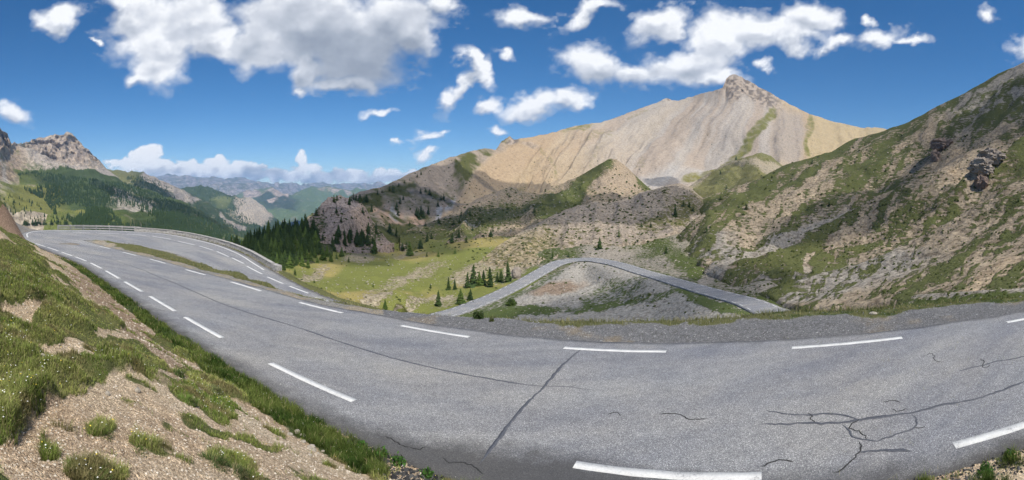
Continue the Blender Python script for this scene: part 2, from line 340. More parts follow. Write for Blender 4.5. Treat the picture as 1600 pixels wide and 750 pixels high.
for x0, y0, d0, x1, y1, d1 in ((114, 361.6, 63.5, 141, 362.6, 63.2), (156, 364, 63, 185.6, 365.9, 62.8), (197.6, 367.5, 62.6, 227.7, 370, 62), (238.4, 372, 61.4, 267, 376, 59.4), (278.4, 380.3, 57.8, 304, 386, 55.8), (311.5, 388.2, 55.1, 332.8, 394.8, 52.8),
                               (339, 397.3, 52.1, 357, 404.8, 49.6), (362.7, 407.4, 49.1, 380.8, 415, 46.8), (386.1, 420.2, 45.6, 409.6, 429.8, 42.9), (418, 434.7, 42.0, 442.7, 444.3, 40.2), (452.3, 448.5, 39.6, 482, 459, 38.0), (492.8, 463.9, 37.0, 523.7, 474.1, 35.8)):
    a, b = unproj(x0, y0, d0), unproj(x1, y1, d1); ribbon('edge_marking', resample([a[:2], b[:2]], 0.5), 0.2, PAINT, 'road', road)
for side, off in ((1, 2.75), (-1, 2.75)):
    line = VRW[:, :2]+nv*off*side; line = resample(line, 0.5); ar = arcs(line); s = 4.0
    while s < ar[-1]-8:
        seg = line[(ar >= s) & (ar <= s+3.0)]
        if len(seg) > 3: ribbon('edge_marking', seg[::2], 0.2, PAINT, 'valley_road', road_v, lift=0.02)
        s += 4.33 if side*1 > 0 else 4.33
# sealed cracks
tT = NT('tar_seal'); q = tT.pos(); tT.bsdf(tT.ramp(tT.noise(q, 30, 4, 0.8), [(0.35, (0.05, 0.053, 0.064)), (0.5, (0.08, 0.084, 0.098)), (0.7, (0.14, 0.143, 0.155))]), 0.6, tT.bump(tT.noise(q, 120), 0.003), 0.35); TAR = tT.m
tK = NT('open_crack'); q = tK.pos(); tK.bsdf(tK.ramp(tK.noise(q, 60), [(0.4, (0.02, 0.02, 0.02)), (0.7, (0.07, 0.07, 0.07))]), 0.9); CRK = tK.m
def crack(pts, w, mat, name, jit=0.03):
    w = w*.78; C = catmull(np.array([onroad(*p) for p in pts]), 0.06); n = normals2(C)
    C[:, :2] += n*((fbm(p3(C[:, 0]*4.5, C[:, 1]*4.5), 5, 21, 0.7)-0.5)*jit*5)[:, None]
    wid = w*(0.35+1.3*fbm(p3(C[:, 0]*2, C[:, 1]*2), 4, 5)); e = np.linspace(0, 1, len(C)); wid = wid*np.clip(np.minimum(e, 1-e)*9+0.15, 0, 1)
    ribbon(name, C, wid, mat, 'road', road, lift=0.004, ragged=w*0.5)
crack([(150, 398), (200, 414), (226, 423), (244, 431), (272, 442), (302, 455), (336, 470), (380, 486), (460, 510), (540, 537), (620, 561), (700, 580), (760, 591), (828, 602), (880, 604), (925, 609)], 0.085, TAR, 'tar_seam', 0.012)
crack([(748, 726), (764, 706), (784, 678), (816, 638), (852, 602), (876, 574), (900, 552), (912, 543)], 0.085, TAR, 'tar_seam', .015)
crack([(1186, 663), (1245, 662), (1304.5, 661), (1344, 656), (1393, 649), (1423, 646), (1467, 634), (1517, 625), (1556, 614), (1581, 604), (1610, 592)], 0.09, TAR, 'tar_seam')
crack([(1196, 641.5), (1245, 649), (1295, 646), (1329, 652), (1342, 657)], 0.07, TAR, 'tar_seam')
crack([(1316, 663), (1322, 670), (1334, 683), (1364, 689), (1393, 683), (1423, 671), (1433, 656), (1424, 647)], 0.05, TAR, 'tar_seam')
crack([(1344, 708), (1374, 704), (1400, 703), (1425, 705)], 0.075, TAR, 'tar_seam')
crack([(1499, 580), (1536, 570), (1571, 562.5), (1610, 555)], 0.07, TAR, 'tar_seam')
for pts in ([(1345, 690), (1341, 704), (1324, 723), (1300, 738)], [(1262, 645), (1270, 650), (1268, 661)], [(1187, 727), (1215, 720), (1240, 722)], [(1344, 656), (1330, 667), (1345, 676), (1352, 688)], [(1428, 668), (1440, 670), (1446, 666)],
            [(1530, 562), (1540, 566), (1538, 574), (1545, 570)], [(1393, 640), (1405, 643), (1420, 640)], [(1030, 646), (1060, 648), (1075, 655), (1105, 656)], [(950, 648), (962, 646), (970, 650)], [(1380, 629), (1392, 625), (1405, 630)],
            [(640, 699), (652, 703), (668, 700)], [(690, 716), (712, 724), (735, 726), (760, 737)], [(1440, 558), (1455, 552), (1462, 562), (1475, 566)], [(1460, 745), (1500, 735), (1530, 728), (1560, 712), (1600, 702)], [(600, 683), (618, 690), (640, 699)]):
    crack(pts, 0.03, CRK, 'road_crack', 0.06)

# ------------------------------------------------------------------ ground near the viewer: bank, verge, island, shoulder, embankment
ctl = []
def add(x, y, z): ctl.append((x, y, z))
pk = resample(pin, 3.0); nk = normals2(pk)
for (x, y), n in zip(pk, nk):
    zr = float(zfit(x, y)); far = smooth(-36, -42, x)
    add(x+n[0]*.9, y+n[1]*.9, zr)
    if x > 12: offs = ((2.0, .1), (3.3, .7), (6, 1.6))
    else: offs = ((1.6, .0), (2.3, .3), (3.5, 1.15), (5.0, 2.0)) if x > -8 else ((1.7, .05), (3.3, .85), (5, 1.75), (7, 2.5))
    for o, h in offs:
        px_, py_ = x+n[0]*o, y+n[1]*o
        if math.hypot(px_, py_) > 2.2 and not (far > 0.5): add(px_, py_, zr+h)
    if far > 0.5:
        for o, h in ((2.0, .5), (3, 2.3), (4, 3.9), (6, 5.6), (10, 7.5)): add(x+n[0]*o, y+n[1]*o, zr+h)
for p in [(0, 0, -1.65), (1.5, -1.5, -1.6), (-1.5, 1.2, -1.7), (-3.5, 1.2, -1.75), (-6, 2.2, -1.75), (-9, 4, -1.6), (-14, 6, -1.45), (-18.5, 7.6, -1.5), (-25, 9.5, -2.0), (-5, -4, -1.2), (-15, -2, -.3), (-28, 2, 0), (5, -5, -1.5), (12, -14, -2), (-40, 8, 2.5), (-55, 15, 3), (-66, 22, 2), (-55, -10, 4), (3, -20, -1)]: add(*p)
pk = resample(pout, 3.5); nk = normals2(pk)
for (x, y), n in zip(pk, nk): add(x-n[0]*.7, y-n[1]*.7, float(zfit(x, y))-.02)
for x, y in ((600, 485), (640, 489), (700, 494), (760, 497), (800, 500), (850, 502), (900, 503), (950, 503), (1000, 503), (1050, 502), (1100, 500), (1150, 496), (1200, 491), (1250, 488), (1300, 487), (1350, 484), (1400, 481), (1450, 477), (1500, 473), (1550, 469), (1600, 465), (1660, 460)):
    a = (x-800)/RAD; t = (y-YH)/RAD; d = 4/t
    for _ in range(30): d = -(float(zfit(math.sin(a)*d, math.cos(a)*d))-0.12)/t
    add(d*math.sin(a), d*math.cos(a), -d*t)
    for dd, k in ((2.5, 1.6), (6, 3.8), (10, 0)):
        q2 = d+dd
        if k: add(q2*math.sin(a), q2*math.cos(a), -d*t-k*(1.0 if x < 1350 else 0.75))
cam_az = lambda P: np.arctan2(P[:, 0], P[:, 1])
bi = Bin2[4:10]
for x, y in ((150, 376), (212, 384), (258, 396), (290, 404), (336, 420), (389, 434), (432, 450), (475, 466), (524, 480), (570, 487)):
    a = (x-800)/RAD; de = np.interp(a, cam_az(Bin2[3:11]), np.hypot(Bin2[3:11, 0], Bin2[3:11, 1]))-(1.2 if x > 270 else 2.2); add(de*math.sin(a), de*math.cos(a), -de*(y-YH)/RAD)
    oz = np.column_stack([outer_edge, zfit(outer_edge[:, 0], outer_edge[:, 1])]); k = np.argmin(abs(cam_az(oz)-a)); d0 = math.hypot(oz[k, 0], oz[k, 1])+.8; z0 = oz[k, 2]-.1
    for q_ in (.3, .6, .85):
        if x > 200: add((d0+(de-d0)*q_)*math.sin(a), (d0+(de-d0)*q_)*math.cos(a), z0+(-de*(y-YH)/RAD-z0)*q_-.12)
for i in range(0, len(RI), 9):
    if s_[i] > 85: add(*RI[i]); 
    if s_[i] > 85: add(*RO[i])
cO = resample(Bout, 6.0); nO = normals2(cO); aO = arcs(cO); sO = near_arc(cO, (-56, 27))
for P, n, a in zip(cO, nO, aO):
    if a > sO+6:
        for o, h in ((1.6, -.35), (4.5, -3.5), (11, -9.5), (22, -17)):
            if P[0] > 30 and o > 5: continue
            add(P[0]+n[0]*o, P[1]+n[1]*o, P[2]+h*(0.8 if P[0] > 10 else 1))
for a, d, z in ((-0.2, 75, -30), (0, 75, -31), (0.2, 75, -31), (0.4, 75, -30), (0.75, 72, -22), (0.9, 60, -17.5), (1.05, 45, -12.5), (1.2, 38, -9.6), (1.2, 60, -12), (1.05, 75, -16), (1.3, 30, -7), (1.4, 45, -6), (-0.4, 75, -38)): add(d*math.sin(a), d*math.cos(a), z)
ctl = np.array(ctl); CT=ctl; fN = TPS(ctl[:, :2], ctl[:, 2], 10.0, 8e-4)
az = np.arange(-1.72, 1.60, 0.0047); rr = np.exp(np.linspace(math.log(1.15), math.log(78), 430))
A_, R_ = np.meshgrid(az, rr); X, Y = (R_*np.sin(A_)).ravel(), (R_*np.cos(A_)).ravel(); Z = fN(X, Y)
poly = np.vstack([RO[:, :2], RI[::-1, :2]]); ins = inpoly(X, Y, poly)
dO, aO_, _ = polyd(X, Y, RO[::3, :2]); dI, aI_, _ = polyd(X, Y, RI[::3, :2])
zO = np.interp(aO_, arcs(RO[::3]), RO[::3, 2]); zI = np.interp(aI_, arcs(RI[::3]), RI[::3, 2])
dE = np.minimum(dO, dI); zE = np.where(dO < dI, zO, zI); zin = (zO*dI+zI*dO)/(dO+dI+1e-6)
offroad = np.where(ins, 0.0, dE)
Z = np.where(ins, zin-0.14, lerp(zE-0.05, Z, smooth(0.0, 1.3, dE)))
PX, PY, _ = proj(np.stack([X, Y, Z], -1)); nse = fbm(p3(X*.9, Y*.9), 4, 31)-0.5
wx, wy = PX+nse*70, PY+(fbm(p3(X*1.1, Y*1.1), 4, 32)-0.5)*45
# what grows where, placed after the photograph
bank = (X < 9) & (dO < dI) & ~ins & (dO < 30) & (R_.ravel() < 60) & (Y > -20)
camside = (dO < dI) & ~ins & ((X < 6) | (Y < 3)) & (polyd(X, Y, pin[::3])[0] > .5) & (np.hypot(X, Y) < 62) & (Y < 30)
dline = polyd(X, Y, inner_edge[::2])[0]
strip = camside & (dline < 1.05+0.25*nse)
grass = np.clip(0.97-0.0*wx, 0, 1)*camside
gm = 1-np.clip(sum([ell(wx, wy, 330, 745, 330, 118, 0, .12), ell(wx, wy, 175, 655, 120, 62, 20, .15), ell(wx, wy, 100, 553, 62, 14, -3, .3), ell(wx, wy, 40, 492, 40, 9, 0, .3), ell(wx, wy, 185, 530, 30, 8, 0, .4), ell(wx, wy, 150, 690, 130, 60, 0, .2),
                    band(wx, wy, [(70, 395), (120, 432), (165, 470), (215, 520), (262, 566), (320, 610), (390, 655), (480, 715), (560, 760)], 21, .3), ell(wx, wy, 25, 345, 60, 24, -25, .3), ell(wx, wy, 240, 500, 18, 26, -40, .4), ell(wx, wy, 285, 640, 60, 45, 0, .3),
                    ell(wx, wy, 9, 735, 60, 26, 0, .2)]), 0, 1)
gm = np.clip(gm-0.8*ell(wx, wy, 60, 740, 50, 20), 0, 1)
patch = np.clip(sum([ell(wx, wy, 150, 672, 26, 14), ell(wx, wy, 290, 615, 20, 18), ell(wx, wy, 207, 700, 20, 8), ell(wx, wy, 345, 722, 42, 20), ell(wx, wy, 130, 740, 45, 16), ell(wx, wy, 335, 672, 50, 8, -14), ell(wx, wy, 400, 690, 45, 7, -18), ell(wx, wy, 350, 640, 34, 16, -30), ell(wx, wy, 325, 605, 16, 12)]), 0, 1)
cov = np.where(camside, np.maximum(gm, patch*0.8), 0)
rightbank = camside & (PX > 1300); rb = fbm(p3(X*3, Y*3), 3, 33)-.5; cov = np.where(rightbank, 0.3+1.2*rb, cov)
strip_w = np.clip(1.25-np.abs(dline-0.45-0.15*nse)*1.9, 0, 1)*camside; strip_w = np.where((PX > 560), strip_w*(0.55+2.2*nse), strip_w); strip_w = np.where(PX < 120, strip_w*smooth(60, 120, PX), strip_w)
strip_w = np.where(PX > 1200, np.clip(.25+1.6*rb, 0, .7), strip_w); gap_ = ell(wx, wy, 250, 540, 120, 40, -38, .4); cov = np.maximum(cov, camside*smooth(.60, .74, fbm(p3(X*1.9+7, Y*1.9), 4, 36))*.6*(PX > 60)); cov = np.clip(np.maximum(cov, strip_w)+camside*gap_*.55*smooth(-.02, .12, nse), 0, 1)
isl = (~ins) & (dI < dO+40) & ~camside & (PX < 600) & (PY > 365)
islcov = np.where(isl, smooth(.5, 1.3, dI+nse*1.6)*(.78+.7*nse)*smooth(125, 150, PX), 0)
sh = (~ins) & ~camside & (PX >= 560); shd = dI
sk = smooth(2.2, 3.2, shd+nse*1.3); sk = smooth(1.15, 1.9, shd+nse*2.0); shcov = np.where(sh, sk*(.85+.5*nse), 0)
cov = np.where(isl, islcov, np.where(sh, shcov, cov))
# tussocks are humps of the ground as well
tus = fbm(p3(X*1.25, Y*1.25), 3, 41); tus2 = fbm(p3(X*4.2, Y*4.2), 3, 42)
hump = smooth(0.3, 0.85, np.where(camside, gm, 0))*smooth(0.40, 0.58, tus)
far_ = np.clip(1-R_.ravel()/40, 0.25, 1)
Z = Z+camside*smooth(0.15, 0.9, dE)*(hump*0.17+(tus2-0.5)*0.12*(0.4+cov)+(fbm(p3(X*12, Y*12), 2, 43)-0.5)*0.02)*np.where(np.hypot(X, Y) < 1.5, 0.3, 1)
Z = Z+np.where(isl & (dI > .3), smooth(.2, 1.2, dI)*.10*smooth(600, 540, PX), 0)
Z = Z+np.where(ins | camside, 0, smooth(0.1, 1.2, dE)*((fbm(p3(X*1.5, Y*1.5), 4, 44)-0.5)*0.12))
# crumbled hollow where the asphalt has broken away
VN = np.stack([X, Y, Z], -1)
gravelc = cmix(const(len(X), (0.58, 0.47, 0.335)), const(len(X), (0.46, 0.345, 0.235)), np.clip(fbm(p3(X*.7, Y*.7), 4, 51)*2-0.5, 0, 1))
redd = smooth(-30, -40, X)*camside; gravelc = cmix(gravelc, const(len(X), (0.27, 0.19, 0.14)), redd)
redd2 = band(PX, PY, [(120, 432), (165, 470), (215, 520), (262, 566), (320, 610)], 16, .6); gravelc = cmix(gravelc, const(len(X), (0.27, 0.185, 0.12)), redd2*0.7*camside)
shg = cmix(const(len(X), (0.16, 0.163, 0.172)), const(len(X), (0.23, 0.222, 0.21)), smooth(1.0, 2.6, shd+nse*2)); shg = cmix(shg, const(len(X), (0.24, 0.21, 0.17)), smooth(0.05, 0.25, nse))
soilN = np.where(camside[:, None], gravelc, shg); soilN = np.where((isl & ~camside)[:, None], cmix(const(len(X), (0.30, 0.26, 0.20)), const(len(X), (0.24, 0.235, 0.22)), smooth(-.1, .1, nse)), soilN)
greenN = cmix(const(len(X), (0.16, 0.165, 0.065)), const(len(X), (0.10, 0.12, 0.04)), fbm(p3(X*1.5, Y*1.5), 3, 61)); greenN = cmix(greenN, const(len(X), (0.16, 0.15, 0.075)), np.where(camside, smooth(0.5, 0.75, fbm(p3(X*.8, Y*.8), 3, 62))*0.5, 0.5))
greenN = np.where((strip_w > 0.3)[:, None], const(len(X), (0.07, 0.095, 0.03)), greenN)
tG = NT('bank_ground'); q = tG.pos(); n1 = tG.noise(q, 2.2, 6, 0.7); w = tG.math('ADD', tG.attr('cover', 2), tG.math('MULTIPLY', tG.math('SUBTRACT', n1, 0.5), 0.9)); fac = tG.mapr(w, 0.42, 0.6, 0, 1)
gr = tG.voro(q, 75.0, out=1); sp = tG.n('SeparateColor'); tG.l(gr, sp.inputs[0]); gd = tG.voro(q, 75.0, out=0); gb = tG.voro(q, 30.0, out=1); sp2 = tG.n('SeparateColor'); tG.l(gb, sp2.inputs[0])
sc = tG.mix(1.0, tG.attr('soil'), tG.ramp(sp.outputs[0], [(0, (0.55, 0.53, 0.5)), (0.4, (0.9, 0.9, 0.88)), (0.75, (1.12, 1.12, 1.12)), (1, (1.75, 1.75, 1.75))]), 'MULTIPLY')
sc = tG.mix(1.0, sc, tG.ramp(sp2.outputs[0], [(0, (0.78, 0.76, 0.74)), (0.6, (1.0, 1.0, 1.0)), (1, (1.35, 1.35, 1.33))]), 'MULTIPLY')
sc = tG.mix(1.0, sc, tG.ramp(tG.noise(q, 5, 5, 0.7), [(0.3, (0.75, 0.73, 0.7)), (0.7, (1.15, 1.15, 1.15))]), 'MULTIPLY')
gc = tG.mix(1.0, tG.attr('green'), tG.ramp(tG.noise(q, 55, 4, 0.75), [(0.3, (0.35, 0.38, 0.3)), (0.7, (1.3, 1.3, 1.25))]), 'MULTIPLY')
tG.bsdf(tG.mix(fac, sc, gc), 0.95, tG.bump(tG.math('ADD', tG.math('MULTIPLY', gd, -0.8), tG.math('MULTIPLY', tG.noise(q, 60, 3), 1.0)), 0.02, 0.9), 0.15)
ground = link('ground', mesh('ground', VN, grid_faces(*A_.shape), tG.m, {'soil': soilN, 'green': greenN}, {'cover': cov}), kind='structure')
keep('ground', VN, grid_faces(*A_.shape))
# ------------------------------------------------------------------ hills and mountains
GREY, TAN, PINK, PALE, ROCK = (.30, .275, .25), (.33, .255, .17), (.26, .205, .165), (.40, .36, .315), (.22, .195, .17)
GR_D, GR_M, GR_L, GR_Y, FOR = (.055, .078, .024), (.085, .11, .035), (.16, .185, .045), (.30, .25, .09), (.03, .045, .02)
def warp(x, y, a=26, f=0.03, seed=5):
    return x+(fbm(p3(x*f, y*f), 4, seed)-0.5)*a*2, y+(fbm(p3(x*f, y*f), 4, seed+1)-0.5)*a*1.4
M_near = terrain_mat('scree_and_turf_near', 1.5, 0.5, 2.0, 0.14, 1.0, 0.8)
M_mid = terrain_mat('scree_and_turf', 3.6, 1.1, 4.0, 0.12, 1.1, 0.7)
M_hill = terrain_mat('hill_slopes', 4.2, 1.1, 4.0, 0.12, 1.15, 0.9)
M_peak = terrain_mat('mountain_scree', 26, 3.0, 1.0, 0.2, 0.5, 0.18, .45)
M_left = terrain_mat('mountain_slopes', 50, 9.0, 1.0, 0.2, 0.7, 0.5)
M_far = terrain_mat('distant_range', 160, 40, 1.0, 0.2, 0.9, 0.5)
DXc = 1.7
# valley floor, meadow and the slopes round the valley road
vctl = [tuple(v) for v in VR]+[(430, 445, 110), (500, 475, 100), (560, 490, 100), (620, 505, 100), (430, 415, 190), (470, 440, 130), (520, 450, 130), (560, 470, 118), (600, 480, 118), (520, 420, 190), (600, 440, 172), (600, 400, 285), (560, 395, 290), (640, 390, 330),
        (500, 398, 250), (460, 408, 215), (680, 430, 212), (720, 400, 272), (760, 385, 300), (700, 380, 330), (740, 430, 200), (780, 410, 237), (800, 395, 262), (850, 390, 262), (900, 392, 245), (940, 385, 262), (1000, 395, 232), (1000, 370, 290), (1060, 385, 240), (1060, 360, 300),
        (1100, 425, 150), (1150, 440, 128), (1200, 455, 105), (1250, 470, 84), (1300, 478, 72), (1400, 470, 60), (1500, 463, 48), (1600, 455, 41), (1600, 475, 35), (850, 480, 127), (900, 480, 122), (950, 470, 128), (1000, 480, 112), (1000, 450, 135), (1050, 470, 112), (1100, 480, 98),
        (900, 440, 168), (850, 450, 160), (850, 510, 110), (950, 515, 98), (1050, 515, 90), (1150, 510, 80), (1250, 500, 68), (1350, 495, 58), (350, 440, 150), (380, 420, 200), (700, 520, 108), (960, 440, 150), (920, 425, 190), (1250, 535, 58), (1400, 528, 46), (1600, 518, 30), (1000, 545, 86), (800, 548, 97)]
vr_s = VRW[::3]
def vconf(V):
    d, a, _ = polyd(V[:, 0], V[:, 1], vr_s[:, :2]); z = np.interp(a, arcs(vr_s), vr_s[:, 2]); k = smooth(3.6, 15.0, d)
    bk = np.interp(a, arcs(VRW), np.minimum(bend*1.0, 1)); V = V.copy(); V[:, 2] = lerp(z-0.28-0.5*bk, V[:, 2], k); return V
def vpaint(x, y, V, v):
    wx, wy = warp(x, y, 10, 0.05); n = len(x); f = fbm(p3(V[:, 0]/30, V[:, 1]/30), 4, 71)
    soil = cmix(const(n, (.30, .245, .165)), const(n, (.34, .30, .22)), f); green = const(n, (.125, .15, .04)); cover = np.full(n, .62)
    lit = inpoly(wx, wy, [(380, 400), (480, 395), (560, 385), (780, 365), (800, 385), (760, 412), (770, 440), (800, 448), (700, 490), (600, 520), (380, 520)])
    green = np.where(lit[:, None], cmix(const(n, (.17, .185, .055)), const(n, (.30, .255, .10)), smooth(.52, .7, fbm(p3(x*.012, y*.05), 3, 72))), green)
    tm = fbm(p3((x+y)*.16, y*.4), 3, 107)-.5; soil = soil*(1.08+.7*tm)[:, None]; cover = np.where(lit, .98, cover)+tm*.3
    for c, k in ((ell(wx, wy, 485, 430, 30, 11, 30), .6), (ell(wx, wy, 565, 402, 26, 8), .65), (ell(wx, wy, 600, 450, 48, 12, 25), .5), (ell(wx, wy, 665, 425, 34, 12, 25), .5), (ell(wx, wy, 735, 425, 36, 15, 25), .65), (ell(wx, wy, 640, 398, 30, 5), .5), (ell(wx, wy, 800, 425, 14, 16), .8), (ell(wx, wy, 640, 470, 60, 6, 8), .6), (ell(wx, wy, 705, 470, 30, 14, 20), .5), (ell(wx, wy, 555, 470, 60, 6, 10), .3)):
        cover = cover-k*c
    # inside of the bend: grey scree with turf on its flank
    loop = inpoly(x, y, [(690, 500), (800, 458), (860, 425), (900, 410), (960, 412), (1040, 440), (1140, 470), (1200, 495), (1200, 520), (690, 520)])
    s_l = cmix(const(n, (.33, .31, .275)), const(n, (.25, .19, .14)), ell(wx, wy, 870, 452, 45, 9, 8)); soil = np.where(loop[:, None], s_l, soil); green = np.where(loop[:, None], const(n, (.085, .11, .04)), green)
    lc = np.clip(.08+.42*ell(wx, wy, 960, 458, 60, 16, 14)+.6*ell(wx, wy, 800, 487, 60, 10, 4)+.4*ell(wx, wy, 1080, 462, 60, 10, -22)+.7*ell(wx, wy, 1130, 487, 60, 10, -12)+.5*band(wx, wy, [(700, 497), (790, 470), (850, 437), (880, 418)], 7)+.5*band(wx, wy, [(760, 492), (900, 480), (1000, 470), (1100, 462)], 5), 0, 1)
    cover = np.where(loop, lc, cover)
    right = (~loop) & (x > 840) & ~lit; s_r = cmix(const(n, (.27, .245, .21)), const(n, (.33, .29, .23)), f); soil = np.where(right[:, None], s_r, soil)
    green = np.where(right[:, None], const(n, (.075, .095, .03)), green)
    rc = .35+.35*ell(wx, wy, 880, 395, 60, 10, 15)+.4*ell(wx, wy, 1010, 385, 40, 20, 0)+.45*ell(wx, wy, 1090, 420, 50, 14, -20)-.35*ell(wx, wy, 960, 392, 60, 10)-.5*band(wx, wy, [(1100, 440), (1180, 405), (1280, 380)], 6)
    rc = np.where(x > 1180, .25+.5*band(wx, wy, [(1180, 470), (1300, 487), (1450, 475), (1600, 462)], 9), rc); cover = np.where(right, rc, cover)
    verge = polyd(V[:, 0], V[:, 1], vr_s[:, :2])[0]; cover = cover+.25*(1-smooth(4, 8, verge))*(~loop)
    return soil, green, np.clip(cover, 0, 1)
def vdisp(x, y, V, v):
    a = (fbm(p3(V[:, 0]/22, V[:, 1]/22), 5, 81)-.5)*5.5+(fbm(p3(V[:, 0]/5, V[:, 1]/5), 3, 82)-.5)*1.6
    return radial_z(V, a*smooth(60, 130, np.hypot(V[:, 0], V[:, 1])))
sheet('valley_meadow', 330, 1660, [(330, 450), (400, 470), (430, 475), (560, 515), (700, 545), (1200, 548), (1300, 545), (1660, 525)], [(330, 420), (400, 402), (430, 398), (480, 393), (540, 386), (600, 381), (680, 374), (740, 366), (800, 372), (860, 380), (940, 370), (1000, 357), (1060, 350), (1100, 395), (1150, 425), (1200, 445), (1300, 468), (1400, 462), (1500, 456), (1660, 446)],
      vctl, vpaint, M_near, DXc, 150, vdisp, (1.3, 40), 20, conform=vconf)
# right-hand slope
C_SKY = [(1040, 330), (1092, 307), (1124, 300), (1156, 290), (1180, 284), (1228, 261), (1262, 252), (1300, 240), (1332, 220), (1384, 205), (1412, 194), (1440, 180), (1464, 166), (1500, 148), (1540, 128), (1580, 108), (1600, 100), (1680, 62)]
def cpaint(x, y, V, v):
    wx, wy = warp(x, y, 22, 0.022, 15); n = len(x); f = fbm(p3(x*.02, y*.04), 4, 91)
    soil = cmix(const(n, (.30, .245, .175)), const(n, (.34, .275, .20)), f); green = cmix(const(n, (.075, .088, .035)), const(n, (.108, .115, .045)), fbm(p3(x*.01, y*.03), 3, 92))
    ys = ip(x, C_SKY); dep = (y-ys)
    cover = .60+.32*(1-smooth(16, 46, dep))*(x < 1450)
    S = lambda *a: ell(wx, wy, *a)
    scr = .5*S(1600, 150, 120, 45, 25)+.55*S(1450, 330, 170, 26, 27)+.75*S(1520, 250, 60, 50, 30)+.6*S(1470, 240, 60, 22, 35)+.55*S(1540, 360, 120, 22, 22)+.6*S(1350, 440, 150, 22, 14)+.5*S(1560, 420, 120, 16, 18)+.55*S(1200, 350, 110, 13, 30)+.4*S(1290, 320, 90, 12, 32)+.4*S(1400, 270, 90, 14, 36)+.6*S(1080, 350, 40, 16, 20)
    scr += .9*band(x, y, [(1258, 430), (1285, 400), (1312, 376)], 5)+1.5*band(x, y+(fbm(p3(x*.03, y*0), 3, 5)-.5)*10, [(1100, 445), (1170, 405), (1240, 370), (1330, 335)], 7)+.9*band(x, y, [(1258, 425), (1285, 398), (1310, 378)], 5)+.5*band(wx, wy, [(1240, 330), (1262, 300), (1290, 285)], 6)
    gr = .6*S(1330, 300, 110, 16, 32)+.5*S(1500, 210, 60, 18, 30)+.6*S(1545, 195, 40, 12, 25)+.55*S(1400, 370, 130, 17, 24)+.6*S(1585, 300, 30, 60, 0)+.6*S(1480, 320, 20, 40, 10)+.5*S(1230, 400, 80, 14, 24)+.5*S(1150, 320, 80, 14, 20)+.5*S(1250, 460, 70, 9, 0)+.35*S(1420, 425, 90, 10, 18)+.5*S(1590, 400, 60, 10, 20)
    th_ = math.radians(33); ua = wx*math.cos(th_)-wy*math.sin(th_); ub = wx*math.sin(th_)+wy*math.cos(th_); stk = fbm(p3(ua*.010, ub*.075), 4, 96)-.5; ter = fbm(p3(ua*.07+ub*.02, ub*.34), 3, 97)-.5
    cover = cover-scr*.7+gr*.5+stk*2.0+ter*1.2+.03; lin = fbm(p3(ua*.035, ub*.55+fbm(p3(x*.02, y*.02), 3, 98)*6), 2, 99)-.5; soil = soil*(1+.4*ter+.45*lin)[:, None]; cover = cover+lin*.7; soil = cmix(soil, const(n, (.28, .265, .24)), .7*np.clip(S(1600, 130, 130, 45, 25)+S(1300, 445, 170, 22, 10)+band(x, y, [(1110, 440), (1170, 405), (1240, 370), (1330, 335)], 10)+S(1080, 400, 80, 20, 0), 0, 1))
    soil = cmix(soil, const(n, (.36, .28, .19)), np.clip(S(1480, 250, 50, 20, 35)+S(1560, 430, 80, 14, 20)+S(1520, 290, 30, 20), 0, 1)*.8)
    return soil, green, np.clip(cover, .04, .97)
def cdisp(x, y, V, v):
    dd = np.hypot(V[:, 0], V[:, 1]); k = smooth(45, 180, dd)
    # gullies run straight down the slope, towards the valley on the left
    g = V[:, 1]*0.9+V[:, 0]*0.25; gl = fbm(p3(g/34, (V[:, 0])/150, V[:, 2]/120), 4, 93, ridged=True)
    a = (gl-.5)*20*k+(fbm(p3(V[:, 0]/60, V[:, 1]/60), 5, 94)-.5)*20*k+(fbm(p3(V[:, 0]/7, V[:, 1]/7), 3, 95)-.5)*3.0*smooth(40, 120, dd)
    a = a*(1-.75*smooth(.9, 1, v))*smooth(0, .12, v)-4.5*(1-smooth(0, .06, v))-smooth(1115, 1040, x)*14*smooth(120, 260, dd); return radial_z(V, a)
sheet('hill', 1040, 1680, [(1040, 400), (1100, 440), (1150, 458), (1200, 474), (1250, 492), (1300, 494), (1400, 486), (1680, 470)], C_SKY,
      [(1040, 400, 215), (1100, 432, 142), (1200, 462, 99), (1300, 480, 70), (1400, 472, 59), (1500, 465, 47), (1600, 457, 40), (1680, 450, 36), (1100, 350, 300), (1150, 380, 215), (1200, 350, 270), (1250, 400, 170), (1300, 400, 162), (1300, 320, 280), (1400, 400, 125), (1400, 300, 270), (1500, 400, 92), (1500, 300, 205), (1600, 400, 72), (1600, 300, 150), (1600, 200, 275)]
      + [(x, ip(x, C_SKY), d) for x, d in ((1060, 390), (1092, 400), (1156, 430), (1228, 440), (1300, 440), (1384, 440), (1464, 420), (1540, 400), (1600, 380), (1680, 360))], cpaint, M_hill, DXc, 210, cdisp, (1.4, 120), 25)
